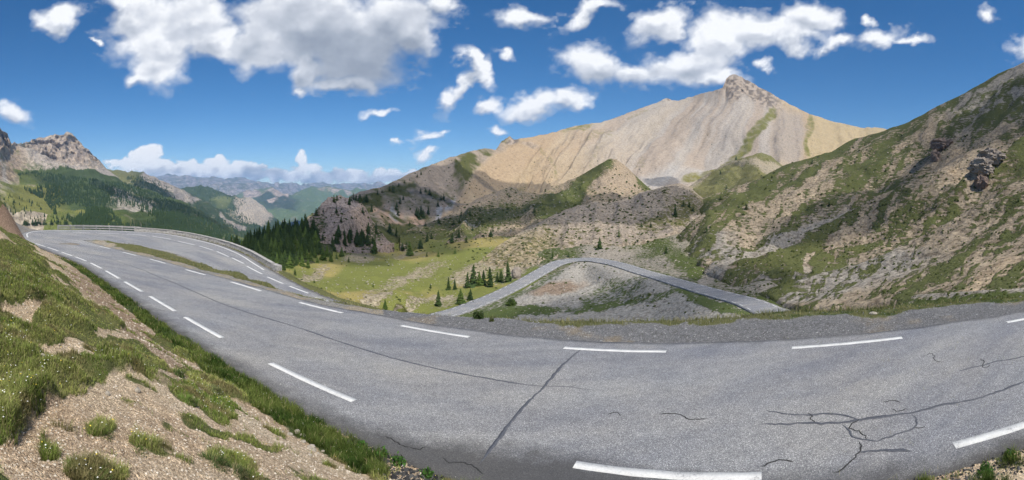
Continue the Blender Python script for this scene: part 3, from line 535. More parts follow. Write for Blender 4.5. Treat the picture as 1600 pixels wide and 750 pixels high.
# grey mound in front of the mountain
B_SKY = [(725, 432), (745, 412), (760, 398), (780, 382), (822, 358), (858, 341), (890, 325), (930, 315), (966, 314), (1010, 300), (1050, 290), (1062, 288), (1080, 296), (1092, 306), (1120, 325), (1140, 345)]
def bpaint(x, y, V, v):
    wx, wy = warp(x, y, 12, 0.03, 25); n = len(x); f = fbm(p3(x*.03, y*.03), 4, 101)
    soil = cmix(const(n, (.29, .245, .20)), const(n, (.34, .28, .215)), f); soil = cmix(soil, const(n, (.33, .27, .17)), ell(wx, wy, 800, 400, 70, 30, 20)); green = const(n, (.12, .115, .05)); ter = fbm(p3((x+y*.6)*.09, (y-x*.35)*.38), 3, 106)-.5; soil = soil*(1+.6*ter)[:, None]
    cover = ter*.9+.2+.35*ell(wx, wy, 1080, 320, 60, 14, -10)-.2*ell(wx, wy, 960, 330, 90, 16, 10)+.2*ell(wx, wy, 800, 400, 90, 25, 20)+.4*ell(wx, wy, 1040, 345, 50, 14, 20)+.35*ell(wx, wy, 900, 395, 40, 8); return soil, green, np.clip(cover, 0, .9)
def bdisp(x, y, V, v):
    g = V[:, 0]*.9-V[:, 1]*.2; gl = fbm(p3(g/16, V[:, 1]/90), 4, 102, ridged=True); a = (gl-.5)*7+(fbm(p3(V[:, 0]/40, V[:, 1]/40), 4, 103)-.5)*9+(fbm(p3(V[:, 0]/5, V[:, 1]/5), 3, 104)-.5)*1.2
    return radial_z(V, a*(1-.75*smooth(.88, 1, v)))
sheet('hill', 725, 1140, [(725, 440), (800, 435), (830, 425), (860, 410), (900, 402), (940, 398), (1000, 385), (1060, 362), (1140, 375)], B_SKY,
      [(725, 430, 215), (800, 425, 214), (830, 418, 210), (860, 403, 230), (900, 397, 238), (940, 392, 250), (1000, 375, 280), (1060, 350, 310), (1140, 360, 300), (780, 382, 285), (822, 358, 320), (858, 341, 340), (930, 315, 365), (966, 314, 370), (1010, 300, 378), (1050, 290, 382), (1092, 306, 392), (1140, 345, 400)], bpaint, M_mid, DXc, 90, bdisp, (1.3, 50), 25)
# tan pyramid and its shoulders
A_SKY = [(625, 372), (650, 358), (690, 341), (726, 321), (758, 306), (800, 291), (815, 300), (842, 303), (874, 289), (906, 275), (930, 261), (946, 251), (955, 247), (963, 248), (982, 264), (998, 280), (1018, 296), (1040, 312), (1060, 330)]
def apaint(x, y, V, v):
    wx, wy = warp(x, y, 10, 0.04, 35); n = len(x); f = fbm(p3(x*.03, y*.05), 4, 111)
    soil = cmix(const(n, (.36, .28, .19)), const(n, (.31, .25, .185)), f); green = cmix(const(n, (.08, .095, .035)), const(n, (.115, .12, .042)), f)
    cover = .35+.75*band(wx, wy, [(850, 345), (890, 315), (920, 285), (948, 258)], 14)-.6*ell(wx, wy, 960, 285, 32, 30, 0)+.6*band(wx, wy, [(996, 275), (1020, 305)], 8)+.3*ell(wx, wy, 720, 350, 80, 14, 20)-.35*ell(wx, wy, 740, 318, 40, 9, 20)+.35*band(wx, wy, [(700, 375), (780, 345), (850, 320)], 12)-.5*ell(wx, wy, 725, 358, 26, 5, 20)+.5*ell(wx, wy, 640, 385, 40, 12)
    soil = cmix(soil, const(n, PALE), ell(wx, wy, 735, 352, 20, 4, 20, .5)); return soil, green, np.clip(cover, .03, .95)
def adisp(x, y, V, v):
    g = V[:, 0]; gl = fbm(p3(g/30, V[:, 1]/200), 4, 112, ridged=True); a = (gl-.5)*16+(fbm(p3(V[:, 0]/70, V[:, 1]/70), 5, 113)-.5)*16+(fbm(p3(V[:, 0]/8, V[:, 1]/8), 3, 114)-.5)*2.5
    return radial_z(V, a*(1-.8*smooth(.85, 1, v)))
sheet('hill', 625, 1060, [(625, 400), (740, 385), (860, 360), (960, 335), (1060, 345)], A_SKY,
      [(625, 395, 340), (740, 375, 360), (860, 345, 390), (960, 325, 420), (1060, 340, 420), (955, 285, 500), (625, 372, 420), (690, 341, 450), (758, 306, 510), (806, 292, 550), (842, 303, 560), (906, 275, 575), (955, 247, 545), (998, 280, 570), (1018, 296, 560), (1060, 330, 540)], apaint, M_mid, DXc, 100, adisp, (1.3, 60), 25)
# green knoll at the foot of the peak
N_SKY = [(1060, 305), (1076, 292), (1096, 278), (1124, 262), (1148, 250), (1165, 246), (1180, 241), (1190, 239), (1204, 243), (1228, 262), (1260, 282)]
def npaint(x, y, V, v):
    wx, wy = warp(x, y, 8, 0.05, 45); n = len(x); f = fbm(p3(x*.03, y*.05), 4, 121)
    soil = cmix(const(n, (.36, .30, .20)), const(n, (.30, .26, .2)), f); green = cmix(const(n, (.11, .12, .045)), const(n, (.2, .185, .075)), f)
    return soil, green, np.clip(.75-.55*ell(wx, wy, 1195, 258, 28, 9, -10)-.4*band(wx, wy, [(1070, 297), (1120, 266), (1160, 250)], 4), 0, 1)
sheet('hill', 1060, 1260, [(1060, 320), (1260, 300)], N_SKY, [(1060, 315, 640), (1160, 300, 640), (1260, 292, 640), (1076, 292, 800), (1148, 250, 860), (1190, 239, 850), (1260, 282, 850)], npaint, M_mid, DXc, 60,
      lambda x, y, V, v: radial_z(V, ((fbm(p3(V[:, 0]/40, V[:, 1]/40), 5, 122)-.5)*22+(fbm(p3(V[:, 0]/18, V[:, 1]/90), 3, 123, ridged=True)-.5)*10)*(1-.8*smooth(.85, 1, v))), (1.2, 50), 20)
# rocky cone between the woods
K_SKY = [(455, 372), (480, 352), (495, 332), (508, 320), (518, 312), (530, 307), (545, 309), (556, 316), (568, 328), (582, 346), (600, 370), (615, 384)]
def kpaint(x, y, V, v):
    wx, wy = warp(x, y, 8, 0.05, 55); n = len(x); f = fbm(p3(x*.05, y*.05), 4, 131)
    soil = cmix(const(n, (.36, .265, .205)), const(n, (.30, .25, .22)), f); soil = cmix(soil, const(n, (.25, .215, .205)), ell(wx, wy, 535, 322, 26, 14)*.8)
    return soil, const(n, GR_D), np.clip(.06+.4*ell(wx, wy, 495, 350, 14, 25, 20)+.5*ell(wx, wy, 590, 360, 14, 40, -30), 0, 1)
def kdisp(x, y, V, v):
    top_ = ell(x, y, 533, 322, 40, 30, 0, .5); a = (fbm(p3(V[:, 0]/9, V[:, 1]/9, V[:, 2]/14), 5, 132, ridged=True)-.5); b = (fbm(p3(V[:, 0]/25, V[:, 1]/60), 4, 133, ridged=True)-.5)*10
    return radial_z(V, (b+a*5*(1+top_))*(1-.5*smooth(.9, 1, v)), a*11*(.5+top_))
sheet('rocky_hill', 455, 615, [(455, 412), (500, 408), (560, 398), (615, 390)], K_SKY, [(455, 408, 248), (500, 404, 262), (560, 394, 292), (615, 386, 330), (535, 360, 300), (480, 352, 312), (530, 307, 345), (568, 328, 345), (600, 370, 345), (615, 384, 345)], kpaint, M_mid, 1.4, 80, kdisp, (1.3, 40), 20, jag=3)
# the big mountain: dark shoulder on the left, pale scree face, crag on the summit, yellow ridge on the right
P_SKY = [(470, 352), (500, 334), (520, 322), (545, 309), (560, 301), (580, 296), (600, 291), (640, 272), (665, 261), (700, 248), (722, 241), (740, 235), (760, 232), (774, 234), (783, 222), (790, 217), (796, 213), (803, 219), (812, 217), (830, 214), (850, 210), (870, 206), (900, 198), (920, 194), (940, 190), (970, 180), (1000, 170), (1020, 163), (1034, 158), (1042, 154), (1050, 158), (1060, 158),
         (1080, 151), (1100, 145), (1115, 141), (1130, 136), (1134, 124), (1140, 117), (1148, 115), (1158, 118), (1164, 124), (1172, 126), (1180, 131), (1190, 138), (1204, 145), (1220, 154), (1236, 163), (1250, 171), (1265, 178), (1280, 183), (1295, 189), (1310, 193), (1330, 197), (1350, 200), (1366, 199), (1380, 201), (1400, 206), (1450, 220)]
def ppaint(x, y, V, v):
    wx, wy = warp(x, y, 14, 0.03, 65); n = len(x); dx_, dy_ = x-1220, y+20; s = np.arctan2(dx_, dy_); r = np.hypot(dx_, dy_); s = s+(fbm(p3(x*.018, y*.03), 4, 140)-.5)*.10
    st = fbm(p3(s*11, r*.004), 4, 141); st2 = fbm(p3(s*75+fbm(p3(x*.02, y*.02), 2, 9)*2, r*.012), 4, 142); st3 = fbm(p3(s*200, r*.03), 3, 143); f = fbm(p3(x*.012, y*.012), 4, 144)
    tan = cmix(const(n, (.36, .27, .17)), const(n, (.40, .315, .20)), f); grey = cmix(const(n, (.32, .285, .25)), const(n, (.38, .34, .295)), f)
    greyness = smooth(820, 1010, wx)*(1-smooth(1195, 1235, wx)); greyness = np.clip(greyness*(.45+.95*st), 0, 1); soil = cmix(tan, grey, greyness)
    soil = soil*(.87+.24*st2+.03*st3)[:, None]; soil = cmix(soil, const(n, (.33, .24, .16)), smooth(.5, .68, st)*.45)
    soil = cmix(soil, const(n, (.42, .40, .37)), band(x, y, [(1010, 292), (1040, 285), (1090, 275)], 14, .6)*.5)
    soil = cmix(soil, const(n, (.31, .26, .21)), ell(wx, wy, 1232, 215, 28, 45, 0, .25)); soil = soil*(1+.05*(st3-.5)*2)[:, None]
    ylw = smooth(1262, 1272, wx+(y-200)*.12); soil = cmix(soil, cmix(const(n, (.40, .31, .185)), const(n, (.34, .27, .16)), st2), ylw)
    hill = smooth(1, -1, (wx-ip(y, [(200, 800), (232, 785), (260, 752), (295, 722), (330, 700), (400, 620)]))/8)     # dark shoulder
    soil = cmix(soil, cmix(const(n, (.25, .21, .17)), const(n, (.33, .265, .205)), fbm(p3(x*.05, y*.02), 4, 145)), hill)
    for a in ((612, 345, 22, 16, 30), (645, 352, 20, 12, 40), (590, 330, 14, 7, 40)): soil = cmix(soil, const(n, (.42, .29, .21)), ell(wx, wy, *a)*hill)
    for a in ((619, 333, 5, 12, 0), (684, 335, 6, 10, -20), (702, 325, 5, 18, -15)): soil = cmix(soil, const(n, (.42, .40, .385)), ell(wx, wy, *a)*hill)
    crag = np.clip(ell(wx, wy, 1148, 132, 26, 14, -25, .6)+ell(wx, wy, 1190, 147, 38, 11, -28, .7)+ell(wx, wy, 1148, 150, 9, 6)+ell(wx, wy, 795, 221, 11, 9, 10)+ell(wx, wy, 1040, 158, 7, 3)+.6*ell(wx, wy, 822, 226, 14, 3), 0, 1)
    rk = cmix(const(n, (.15, .125, .105)), const(n, (.34, .28, .225)), smooth(.35, .6, fbm(p3(x*.25, y*.35), 3, 146))); soil = cmix(soil, rk, crag)
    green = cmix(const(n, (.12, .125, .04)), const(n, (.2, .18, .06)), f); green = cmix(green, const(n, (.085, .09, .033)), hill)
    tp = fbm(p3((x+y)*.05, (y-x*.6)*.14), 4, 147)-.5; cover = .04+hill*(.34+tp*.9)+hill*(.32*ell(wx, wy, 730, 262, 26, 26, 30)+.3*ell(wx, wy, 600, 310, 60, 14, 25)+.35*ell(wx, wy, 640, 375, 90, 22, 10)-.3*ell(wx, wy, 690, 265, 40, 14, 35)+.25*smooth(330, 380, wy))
    cover += .62*band(wx, wy, [(1206, 170), (1190, 190), (1165, 228), (1120, 262), (1070, 290)], 9)+.5*ell(wx, wy, 905, 203, 28, 6, 10)+.35*band(wx, wy, [(840, 235), (870, 260), (875, 290)], 4)+.3*ell(wx, wy, 935, 212, 26, 6, 10)+.45*band(wx, wy, [(1267, 185), (1262, 240)], 5)+.18*ylw+.35*ell(wx, wy, 995, 258, 10, 12, -20)+.25*band(wx, wy, [(955, 215), (935, 240), (925, 262)], 5)+.3*ell(wx, wy, 1000, 178, 30, 3, 15)
    cover += .5*ell(wx, wy, 760, 325, 70, 12, 30)*(1-hill); return np.clip(soil, 0, 1), green, np.clip(cover, 0, .95)
def pdisp(x, y, V, v):
    dx_, dy_ = x-1220, y+20; s = np.arctan2(dx_, dy_); r = np.hypot(dx_, dy_); s = s+(fbm(p3(x*.018, y*.03), 4, 140)-.5)*.10; dd = np.hypot(V[:, 0], V[:, 1]); top_ = 1-.85*smooth(.86, 1, v)
    face = smooth(720, 800, x); ch = (fbm(p3(s*14, r*.004), 3, 151)-.5)*22*face+(fbm(p3(s*70, r*.01), 3, 152)-.5)*1.2*face
    hl = (fbm(p3(V[:, 0]/70+V[:, 1]/200, V[:, 1]/400), 4, 153, .5, ridged=True)-.5)*34*(1-face); bg_ = (fbm(p3(V[:, 0]/170, V[:, 1]/170), 4, 154)-.5)*(60*face+40*(1-face))
    crag = np.clip(ell(x, y, 1150, 133, 28, 18, -25, .4)+ell(x, y, 1188, 146, 34, 11, -28, .5)+ell(x, y, 1148, 150, 10, 7)+ell(x, y, 795, 221, 13, 11)+ell(x, y, 1040, 158, 8, 4), 0, 1)
    c = (fbm(p3(V[:, 0]/26, V[:, 1]/26, V[:, 2]/18), 5, 155, .6, ridged=True)-.5)
    fine = (fbm(p3(V[:, 0]/12, V[:, 1]/12), 3, 156)-.5)*4*(1-.75*face)
    rib = (fbm(p3(x*.045+y*.028, (y-x*.7)*.008), 4, 157, ridged=True)-.5)*40*ell(x, y, 900, 262, 95, 55, 25, .6); return radial_z(V, (ch+hl+bg_+fine+rib)*top_+c*4*crag, -c*20*crag)
sheet('mountain', 470, 1450, [(470, 410), (640, 404), (760, 380), (900, 345), (1000, 330), (1100, 318), (1240, 300), (1330, 268), (1450, 245)], P_SKY,
      [(x, ip(x, P_SKY), d) for x, d in ((480, 430), (520, 480), (560, 600), (600, 650), (640, 720), (700, 860), (760, 1010), (800, 1150), (870, 1300), (940, 1380), (1000, 1450), (1080, 1510), (1148, 1530), (1190, 1560), (1250, 1600), (1310, 1680), (1385, 1760), (1450, 1800))]
      + [(500, 400, 300), (560, 395, 320), (640, 385, 390), (700, 372, 440), (760, 355, 520), (700, 310, 640), (640, 330, 540), (600, 340, 480), (740, 290, 760), (780, 300, 800), (850, 300, 850), (900, 285, 900), (1000, 295, 940), (1050, 300, 950), (1100, 290, 970), (1200, 275, 1010), (1300, 245, 1270), (1380, 230, 1500), (1000, 230, 1180), (1145, 200, 1240), (1250, 225, 1260), (900, 240, 1100)],
      ppaint, M_peak, DXc, 190, pdisp, (1.25, 250), 25, jag=1.5)
# wooded slope below the road bend
D_SKY = [(300, 412), (330, 402), (350, 394), (375, 382), (400, 371), (430, 360), (460, 353), (490, 352), (520, 362)]
sheet('wooded_hill', 300, 520, [(300, 470), (420, 440), (520, 420)], D_SKY, [(300, 440, 200), (400, 425, 190), (460, 412, 205), (520, 405, 240), (300, 400, 300), (375, 368, 330), (430, 346, 345), (490, 340, 340), (520, 352, 335), (400, 390, 250), (450, 380, 270)],
      lambda x, y, V, v: (const(len(x), (.14, .115, .08)), const(len(x), (.04, .055, .02)), np.full(len(x), .7)), M_mid, 2.0, 60, lambda x, y, V, v: radial_z(V, (fbm(p3(V[:, 0]/30, V[:, 1]/30), 4, 161)-.5)*8), (1.3, 60), 20)
# left-hand mountain with the forest on its lower slope
L_SKY = [(-60, 170), (-20, 190), (0, 203), (10, 211), (18, 226), (28, 226), (40, 223), (57, 218), (70, 215), (87, 212), (97, 213), (104, 209), (112, 210), (119, 219), (133, 232), (142, 240), (150, 247), (157, 255), (163, 261), (180, 276), (200, 289), (235, 301), (267, 312), (300, 327), (317, 336), (353, 362), (385, 385)]
def lpaint(x, y, V, v):
    wx, wy = warp(x, y, 10, 0.05, 75); n = len(x); f = fbm(p3(x*.05, y*.05), 4, 171); g = fbm(p3(x*.18, y*.05), 4, 172)
    soil = cmix(const(n, (.34, .285, .215)), const(n, (.40, .34, .26)), f)*(.8+.4*g)[:, None]
    cliff = np.clip(ell(wx, wy, 100, 240, 62, 24, -12, .4)+ell(wx, wy, 5, 218, 18, 14, -40), 0, 1); soil = cmix(soil, cmix(const(n, (.23, .19, .16)), const(n, (.38, .31, .245)), smooth(.35, .65, fbm(p3(x*.22, y*.3), 4, 173))), cliff)
    soil = cmix(soil, const(n, (.38, .33, .28)), np.clip(band(wx, wy, [(28, 228), (50, 250), (90, 268), (130, 280)], 7)+ell(wx, wy, 175, 278, 26, 8, -32)+ell(wx, wy, 105, 270, 50, 8, -10), 0, 1)*.8)
    soil = cmix(soil, const(n, (.34, .25, .17)), ell(wx, wy, 5, 255, 34, 30)*.8); soil = cmix(soil, const(n, (.36, .33, .29)), band(wx, wy, [(2, 240), (10, 290), (20, 330)], 3)*.7)
    soil = cmix(soil, const(n, (.30, .27, .22)), ell(wx, wy, 205, 335, 45, 16, -20))
    green = cmix(const(n, (.06, .085, .03)), const(n, (.13, .15, .045)), smooth(1, 0, ell(wx, wy, 210, 320, 170, 60, -22))); green = cmix(green, const(n, (.19, .19, .055)), np.clip(ell(wx, wy, 50, 325, 50, 26, -8)+ell(wx, wy, 120, 355, 60, 12), 0, 1))
    forest = inpoly(wx, wy, [(20, 262), (110, 272), (200, 284), (300, 326), (400, 390), (60, 390), (90, 345), (60, 300)])
    cover = np.where(forest, .82, .25)+.6*ell(wx, wy, 55, 322, 60, 26, -6)+.4*ell(wx, wy, 70, 280, 50, 14, -15)-.5*ell(wx, wy, 210, 335, 40, 16, -20)+.3*ell(wx, wy, 45, 228, 24, 8, -20)-cliff*.4
    return soil, green, np.clip(cover, 0, 1)
def ldisp(x, y, V, v):
    cliff = np.clip(ell(x, y, 100, 235, 70, 34, -12, .4)+ell(x, y, 5, 220, 25, 20), 0, 1); c = fbm(p3(V[:, 0]/90, V[:, 1]/90, V[:, 2]/45), 5, 181, .6, ridged=True)-.5
    g = (fbm(p3(V[:, 0]/160+V[:, 1]/400, V[:, 1]/900), 4, 182, ridged=True)-.5)*90; top_ = 1-.85*smooth(.85, 1, v)
    return radial_z(V, (g+(fbm(p3(V[:, 0]/300, V[:, 1]/300), 4, 183)-.5)*120)*top_+c*30*cliff*(1-.4*smooth(.9, 1, v)), -c*170*cliff)
sheet('mountain', -60, 385, [(-60, 395), (385, 395)], L_SKY,
      [(x, ip(x, L_SKY), d) for x, d in ((-60, 1900), (0, 2200), (20, 2400), (60, 3000), (110, 3100), (163, 2900), (200, 2750), (267, 2500), (317, 2200), (385, 1900))]+[(-60, 390, 700), (100, 390, 900), (385, 395, 1300), (20, 330, 1200), (100, 340, 1350), (200, 340, 1550), (300, 360, 1600), (60, 280, 1900), (150, 290, 2200), (100, 255, 2600)], lpaint, M_left, 1.5, 150, ldisp, (1.3, 500), 15, jag=3)
# second ridge behind it, ending in a pale cliff
R_SKY = [(140, 262), (163, 262), (177, 266), (195, 268), (213, 267), (225, 270), (233, 274), (243, 277), (253, 284), (268, 289), (287, 297), (310, 310), (333, 323), (350, 334), (367, 343), (393, 358), (430, 385)]
def rpaint(x, y, V, v):
    wx, wy = warp(x, y, 7, 0.07, 85); n = len(x); f = fbm(p3(x*.12, y*.08), 4, 191); soil = cmix(const(n, (.25, .22, .19)), const(n, (.36, .31, .25)), smooth(.3, .7, f))
    return soil, cmix(const(n, (.045, .065, .025)), const(n, (.14, .14, .05)), smooth(240, 190, x)), np.clip(.72-.75*band(wx, wy, [(228, 276), (255, 293), (285, 308), (303, 315)], 8)-.5*band(wx, wy, [(345, 340), (378, 365)], 4)+.1*f, 0, 1)
sheet('mountain', 140, 430, [(140, 310), (250, 330), (430, 400)], R_SKY, [(140, 300, 2800), (430, 395, 2600), (300, 350, 2700)]+[(x, ip(x, R_SKY), d) for x, d in ((140, 3800), (213, 3800), (287, 3700), (367, 3500), (430, 3300))], rpaint, M_left, 1.5, 60,
      lambda x, y, V, v: radial_z(V, ((fbm(p3(V[:, 0]/200, V[:, 1]/600), 5, 192, ridged=True)-.5)*130)*(1-.85*smooth(.8, 1, v))), (1.3, 500), 15, jag=3)
# next: green mountain with a bare cliff
Q_SKY = [(250, 300), (275, 298), (290, 293), (300, 291), (313, 290), (330, 294), (350, 302), (365, 306), (380, 308), (395, 311), (410, 320), (425, 335), (440, 348), (470, 370)]
def qpaint(x, y, V, v):
    wx, wy = warp(x, y, 6, 0.09, 95); n = len(x); f = fbm(p3(x*.1, y*.1), 4, 201); soil = cmix(const(n, (.33, .28, .22)), const(n, (.42, .36, .28)), f)
    return soil, cmix(const(n, (.05, .075, .03)), const(n, (.14, .16, .06)), ell(wx, wy, 345, 318, 16, 10, 0)), np.clip(.85-.85*ell(wx, wy, 398, 333, 30, 24, -30, .3)-.3*ell(wx, wy, 370, 345, 20, 12), 0, 1)
sheet('mountain', 250, 470, [(250, 360), (470, 400)], Q_SKY, [(250, 350, 3900), (470, 390, 3700)]+[(x, ip(x, Q_SKY), 5400) for x in (250, 313, 365, 410, 470)], qpaint, M_left, 1.5, 60,
      lambda x, y, V, v: radial_z(V, (fbm(p3(V[:, 0]/260, V[:, 1]/900), 5, 202, ridged=True)-.5)*190*(1-.85*smooth(.8, 1, v))), (1.3, 500), 10, jag=3)
G_SKY = [(360, 308), (372, 303), (385, 299), (400, 295), (412, 296), (425, 292), (436, 298), (446, 305), (456, 306), (470, 299), (487, 293), (500, 294), (512, 291), (528, 294), (545, 298), (560, 294), (575, 298), (600, 300), (640, 310)]
def gpaint(x, y, V, v):
    wx, wy = warp(x, y, 6, 0.09, 105); n = len(x); f = fbm(p3(x*.08, y*.1), 4, 211)
    return cmix(const(n, (.30, .24, .2)), const(n, (.38, .32, .27)), f), cmix(const(n, (.10, .14, .07)), const(n, (.05, .07, .05)), ell(wx, wy, 430, 322, 35, 16, -10)), np.clip(.85-.7*band(wx, wy, [(385, 303), (412, 303), (430, 299), (446, 312)], 6)-.7*ell(wx, wy, 424, 323, 9, 4)-.5*band(wx, wy, [(500, 296), (545, 303)], 3), 0, 1)
sheet('mountain', 360, 640, [(360, 350), (640, 350)], G_SKY, [(360, 345, 6200), (640, 345, 6200), (500, 320, 7600)]+[(x, ip(x, G_SKY), 9000) for x in (360, 425, 487, 545, 640)], gpaint, M_far, 1.5, 50,
      lambda x, y, V, v: radial_z(V, (fbm(p3(V[:, 0]/500, V[:, 1]/1500), 5, 212, ridged=True)-.5)*330*(1-.85*smooth(.8, 1, v))), (1.2, 600), 6, jag=2.5)
F_SKY = [(225, 282), (250, 277), (263, 272), (270, 274), (280, 277), (300, 275), (310, 277), (320, 278), (337, 276), (353, 279), (366, 278), (382, 276), (390, 280), (400, 283), (422, 287), (454, 286), (470, 289), (487, 287), (505, 286), (520, 288), (537, 287), (552, 285), (566, 287), (580, 289), (595, 286), (604, 289), (612, 294), (640, 300), (700, 304)]
def fpaint(x, y, V, v): n = len(x); f = fbm(p3(x*.1, y*.1), 4, 221); return cmix(const(n, (.24, .22, .22)), const(n, (.36, .32, .3)), f), const(n, (.08, .10, .06)), .45+.4*(f-.5)
sheet('mountain', 225, 700, [(225, 330), (700, 330)], F_SKY, [(225, 325, 11000), (700, 325, 11000)]+[(x, ip(x, F_SKY), 15500) for x in (225, 300, 382, 454, 537, 595, 700)], fpaint, M_far, 1.4, 40,
      lambda x, y, V, v: radial_z(V, (fbm(p3(V[:, 0]/900, V[:, 1]/2500), 5, 222, ridged=True)-.5)*620*(1-.85*smooth(.8, 1, v))), (1.15, 600), 6, jag=2.5)
# low ground far below everything, out to the horizon
th = np.linspace(0, 2*math.pi, 65)[:-1]; rad_ = np.array([1, 3000, 9000, 18000.]); VV = np.array([[r*math.sin(t), r*math.cos(t), -640] for r in rad_ for t in th]); FF = [[i*64+j, i*64+(j+1) % 64, (i+1)*64+(j+1) % 64, (i+1)*64+j] for i in range(3) for j in range(64)]
tL = NT('low_ground'); q = tL.pos(); tL.bsdf(tL.ramp(tL.noise(q, .002, 5), [(.3, (.05, .07, .03)), (.7, (.12, .13, .06))]), .95)
link('low_ground', mesh('low_ground', VV, np.array(FF), tL.m), kind='structure')

# ------------------------------------------------------------------ sky dome: cloud shapes over the sky's own blue (clear where there is no cloud)
def cloudfield(x, y):
    """x, y photo pixels of a direction; returns opacity and brightness"""
    n1 = fbm(p3(x*.016, y*.022), 6, 301, .55); n2 = fbm(p3(x*.016+50, y*.022), 6, 302, .55); n3 = fbm(p3(x*.042, y*.055), 5, 303, .5)
    wx, wy = x+(n1-.5)*75, y+(n2-.5)*55
    B = [(250, 55, 78, 66, 0), (215, 22, 55, 34, 0), (300, 40, 55, 52, 0), (240, 95, 50, 48, 0), (217, 128, 24, 16, 0), (180, 8, 28, 18, 0), (340, 70, 40, 30, 0), (480, 38, 130, 72, 0), (560, 72, 84, 66, 0), (615, 25, 78, 50, 0), (400, 62, 58, 46, 0), (480, 110, 44, 32, 0), (545, 125, 50, 18, 0), (645, 60, 40, 40, 0), (690, 8, 36, 22, 0), (472, 140, 18, 10, 0),
         (100, 28, 30, 20, 0), (815, 32, 44, 17, 0), (735, 108, 14, 40, 38), (722, 130, 50, 13, 48), (690, 155, 18, 12, 0), (770, 172, 24, 16, 20), (840, 165, 60, 17, 14), (890, 152, 26, 14, 20), (915, 28, 46, 15, 35), (935, 12, 40, 12, 10), (800, 90, 16, 10, 0),
         (932, 104, 50, 29, 0), (1000, 118, 60, 20, 0), (1075, 100, 70, 32, 18), (1120, 62, 62, 46, 0), (1190, 45, 95, 30, 0), (1265, 28, 52, 26, 0), (1030, 36, 52, 26, 28), (1110, 120, 50, 16, 0), (1310, 68, 28, 12, 20), (1378, 58, 36, 14, 10), (1422, 66, 28, 8, -15), (1240, 60, 40, 20, 0),
         (1202, 108, 17, 12, 0), (1604, 78, 30, 22, 0), (1545, 12, 20, 10, 0), (12, 186, 34, 17, 0), (590, 184, 20, 6, 0), (662, 216, 24, 8, 15), (682, 208, 8, 5, 0), (790, 213, 18, 10, 0), (610, 218, 8, 3, 0), (655, 250, 16, 10, 20), (150, 60, 5, 4, 0), (1360, 30, 10, 6, 0)]
    low = [(290, 266, 110, 12, 0), (540, 279, 130, 9, 0), (235, 238, 22, 15, 0), (222, 246, 26, 14, 0), (195, 255, 30, 9, 0), (250, 256, 30, 9, 0), (300, 262, 40, 12, 0), (344, 252, 22, 10, 0), (380, 262, 36, 10, 0), (408, 258, 12, 6, 0), (469, 250, 13, 14, 0), (478, 264, 30, 9, 0), (430, 272, 60, 10, 0), (530, 274, 60, 9, 0), (595, 268, 12, 8, 0), (625, 272, 24, 8, 0), (650, 270, 24, 8, 0), (560, 268, 20, 5, 0), (330, 276, 130, 7, 0), (720, 292, 40, 5, 0)]
    def lump(u0, v0):
        d = np.full(x.shape, -1.0)
        for cx, cy, rx, ry, a in B:
            t = math.radians(-a); u = (u0-cx)*math.cos(t)+(v0-cy)*math.sin(t); w = -(u0-cx)*math.sin(t)+(v0-cy)*math.cos(t); q = 1-np.sqrt((u/rx)**2+(w/ry)**2); d = np.maximum(d, q*min(1, .45+ry/60))
        return d
    d = lump(wx, wy); up = np.clip(lump(wx+5, wy-13), -.6, 1)-np.clip(d, -.6, 1)
    wx2, wy2 = x+(n3-.5)*26, y+(fbm(p3(x*.07+9, y*.09), 5, 304, .6)-.5)*20; dl = np.full(x.shape, -1.0)
    for cx, cy, rx, ry, a in low: dl = np.maximum(dl, 1-np.sqrt(((wx2-cx)/rx)**2+((wy2-cy)/ry)**2))
    dens = np.maximum(d+(n3-.5)*.75, -1); wisp = fbm(p3(x*.035+y*.012, y*.08-x*.02), 5, 306, .6); al = smooth(-.38, .85, np.maximum(d, d*1.9)+(n3-.5)*.75); al = np.maximum(al, .5*smooth(-.25, .75, d+(wisp-.5)*2.0+(n3-.5)*.6)); all_ = smooth(-.05, .3, dl+(n3-.5)*.3)
    al = al*np.where(y > 226, smooth(300, 250, y), 1); a = 1-(1-al)*(1-all_)
    # bright where thin or facing the sun, grey where the cloud is thick and seen from below
    gx = fbm(p3((x-9)*.03, (y-7)*.04), 5, 305); gz = fbm(p3(x*.03, y*.04), 5, 305)
    br = .90-.55*up+.30*(gz-gx)+.10*(n3-.5)-.10*smooth(.2, .8, d)
    br = br+.12*ell(x, y, 240, 90, 60, 50)-.34*ell(wx, wy, 560, 95, 100, 55, -10, .6)-.16*ell(wx, wy, 450, 40, 90, 40, 0, .6)-.12*ell(wx, wy, 270, 95, 50, 20, 0, .5)-.16*ell(wx, wy, 640, 60, 60, 60, 0, .6)-.10*ell(wx, wy, 240, 20, 60, 20, 0, .6)+.08*ell(x, y, 1130, 50, 90, 40)-.12*ell(wx, wy, 1040, 110, 80, 14, 0, .6)-.08*ell(wx, wy, 940, 125, 50, 12, 0, .6)
    br = np.where(all_ > al, 1.0+1.1*(gz-gx)+.3*(n3-.5)-.014*np.clip(y-262, -10, 30)+.35*(n3-.5), br)
    return a, np.clip(br, .36, 1.0)
azc = np.concatenate([np.linspace(-math.pi, -1.25, 90)[:-1], np.arange(-1.25, 1.25, .0029), np.linspace(1.25, math.pi, 90)]); tz = np.concatenate([np.arange(-.05, .47, .0030), np.tan(np.linspace(.44, 1.54, 70))[1:]])
tz = np.unique(tz); AA, TT = np.meshgrid(azc, tz); e = np.arctan(TT).ravel(); a = AA.ravel(); DR = 60000.0
Vd = np.stack([np.sin(a)*np.cos(e), np.cos(a)*np.cos(e), np.sin(e)], -1)*DR
cx_, cy_ = 800+RAD*a, YH-RAD*TT.ravel(); inside = (np.abs(a) < 1.28) & (e < .48)
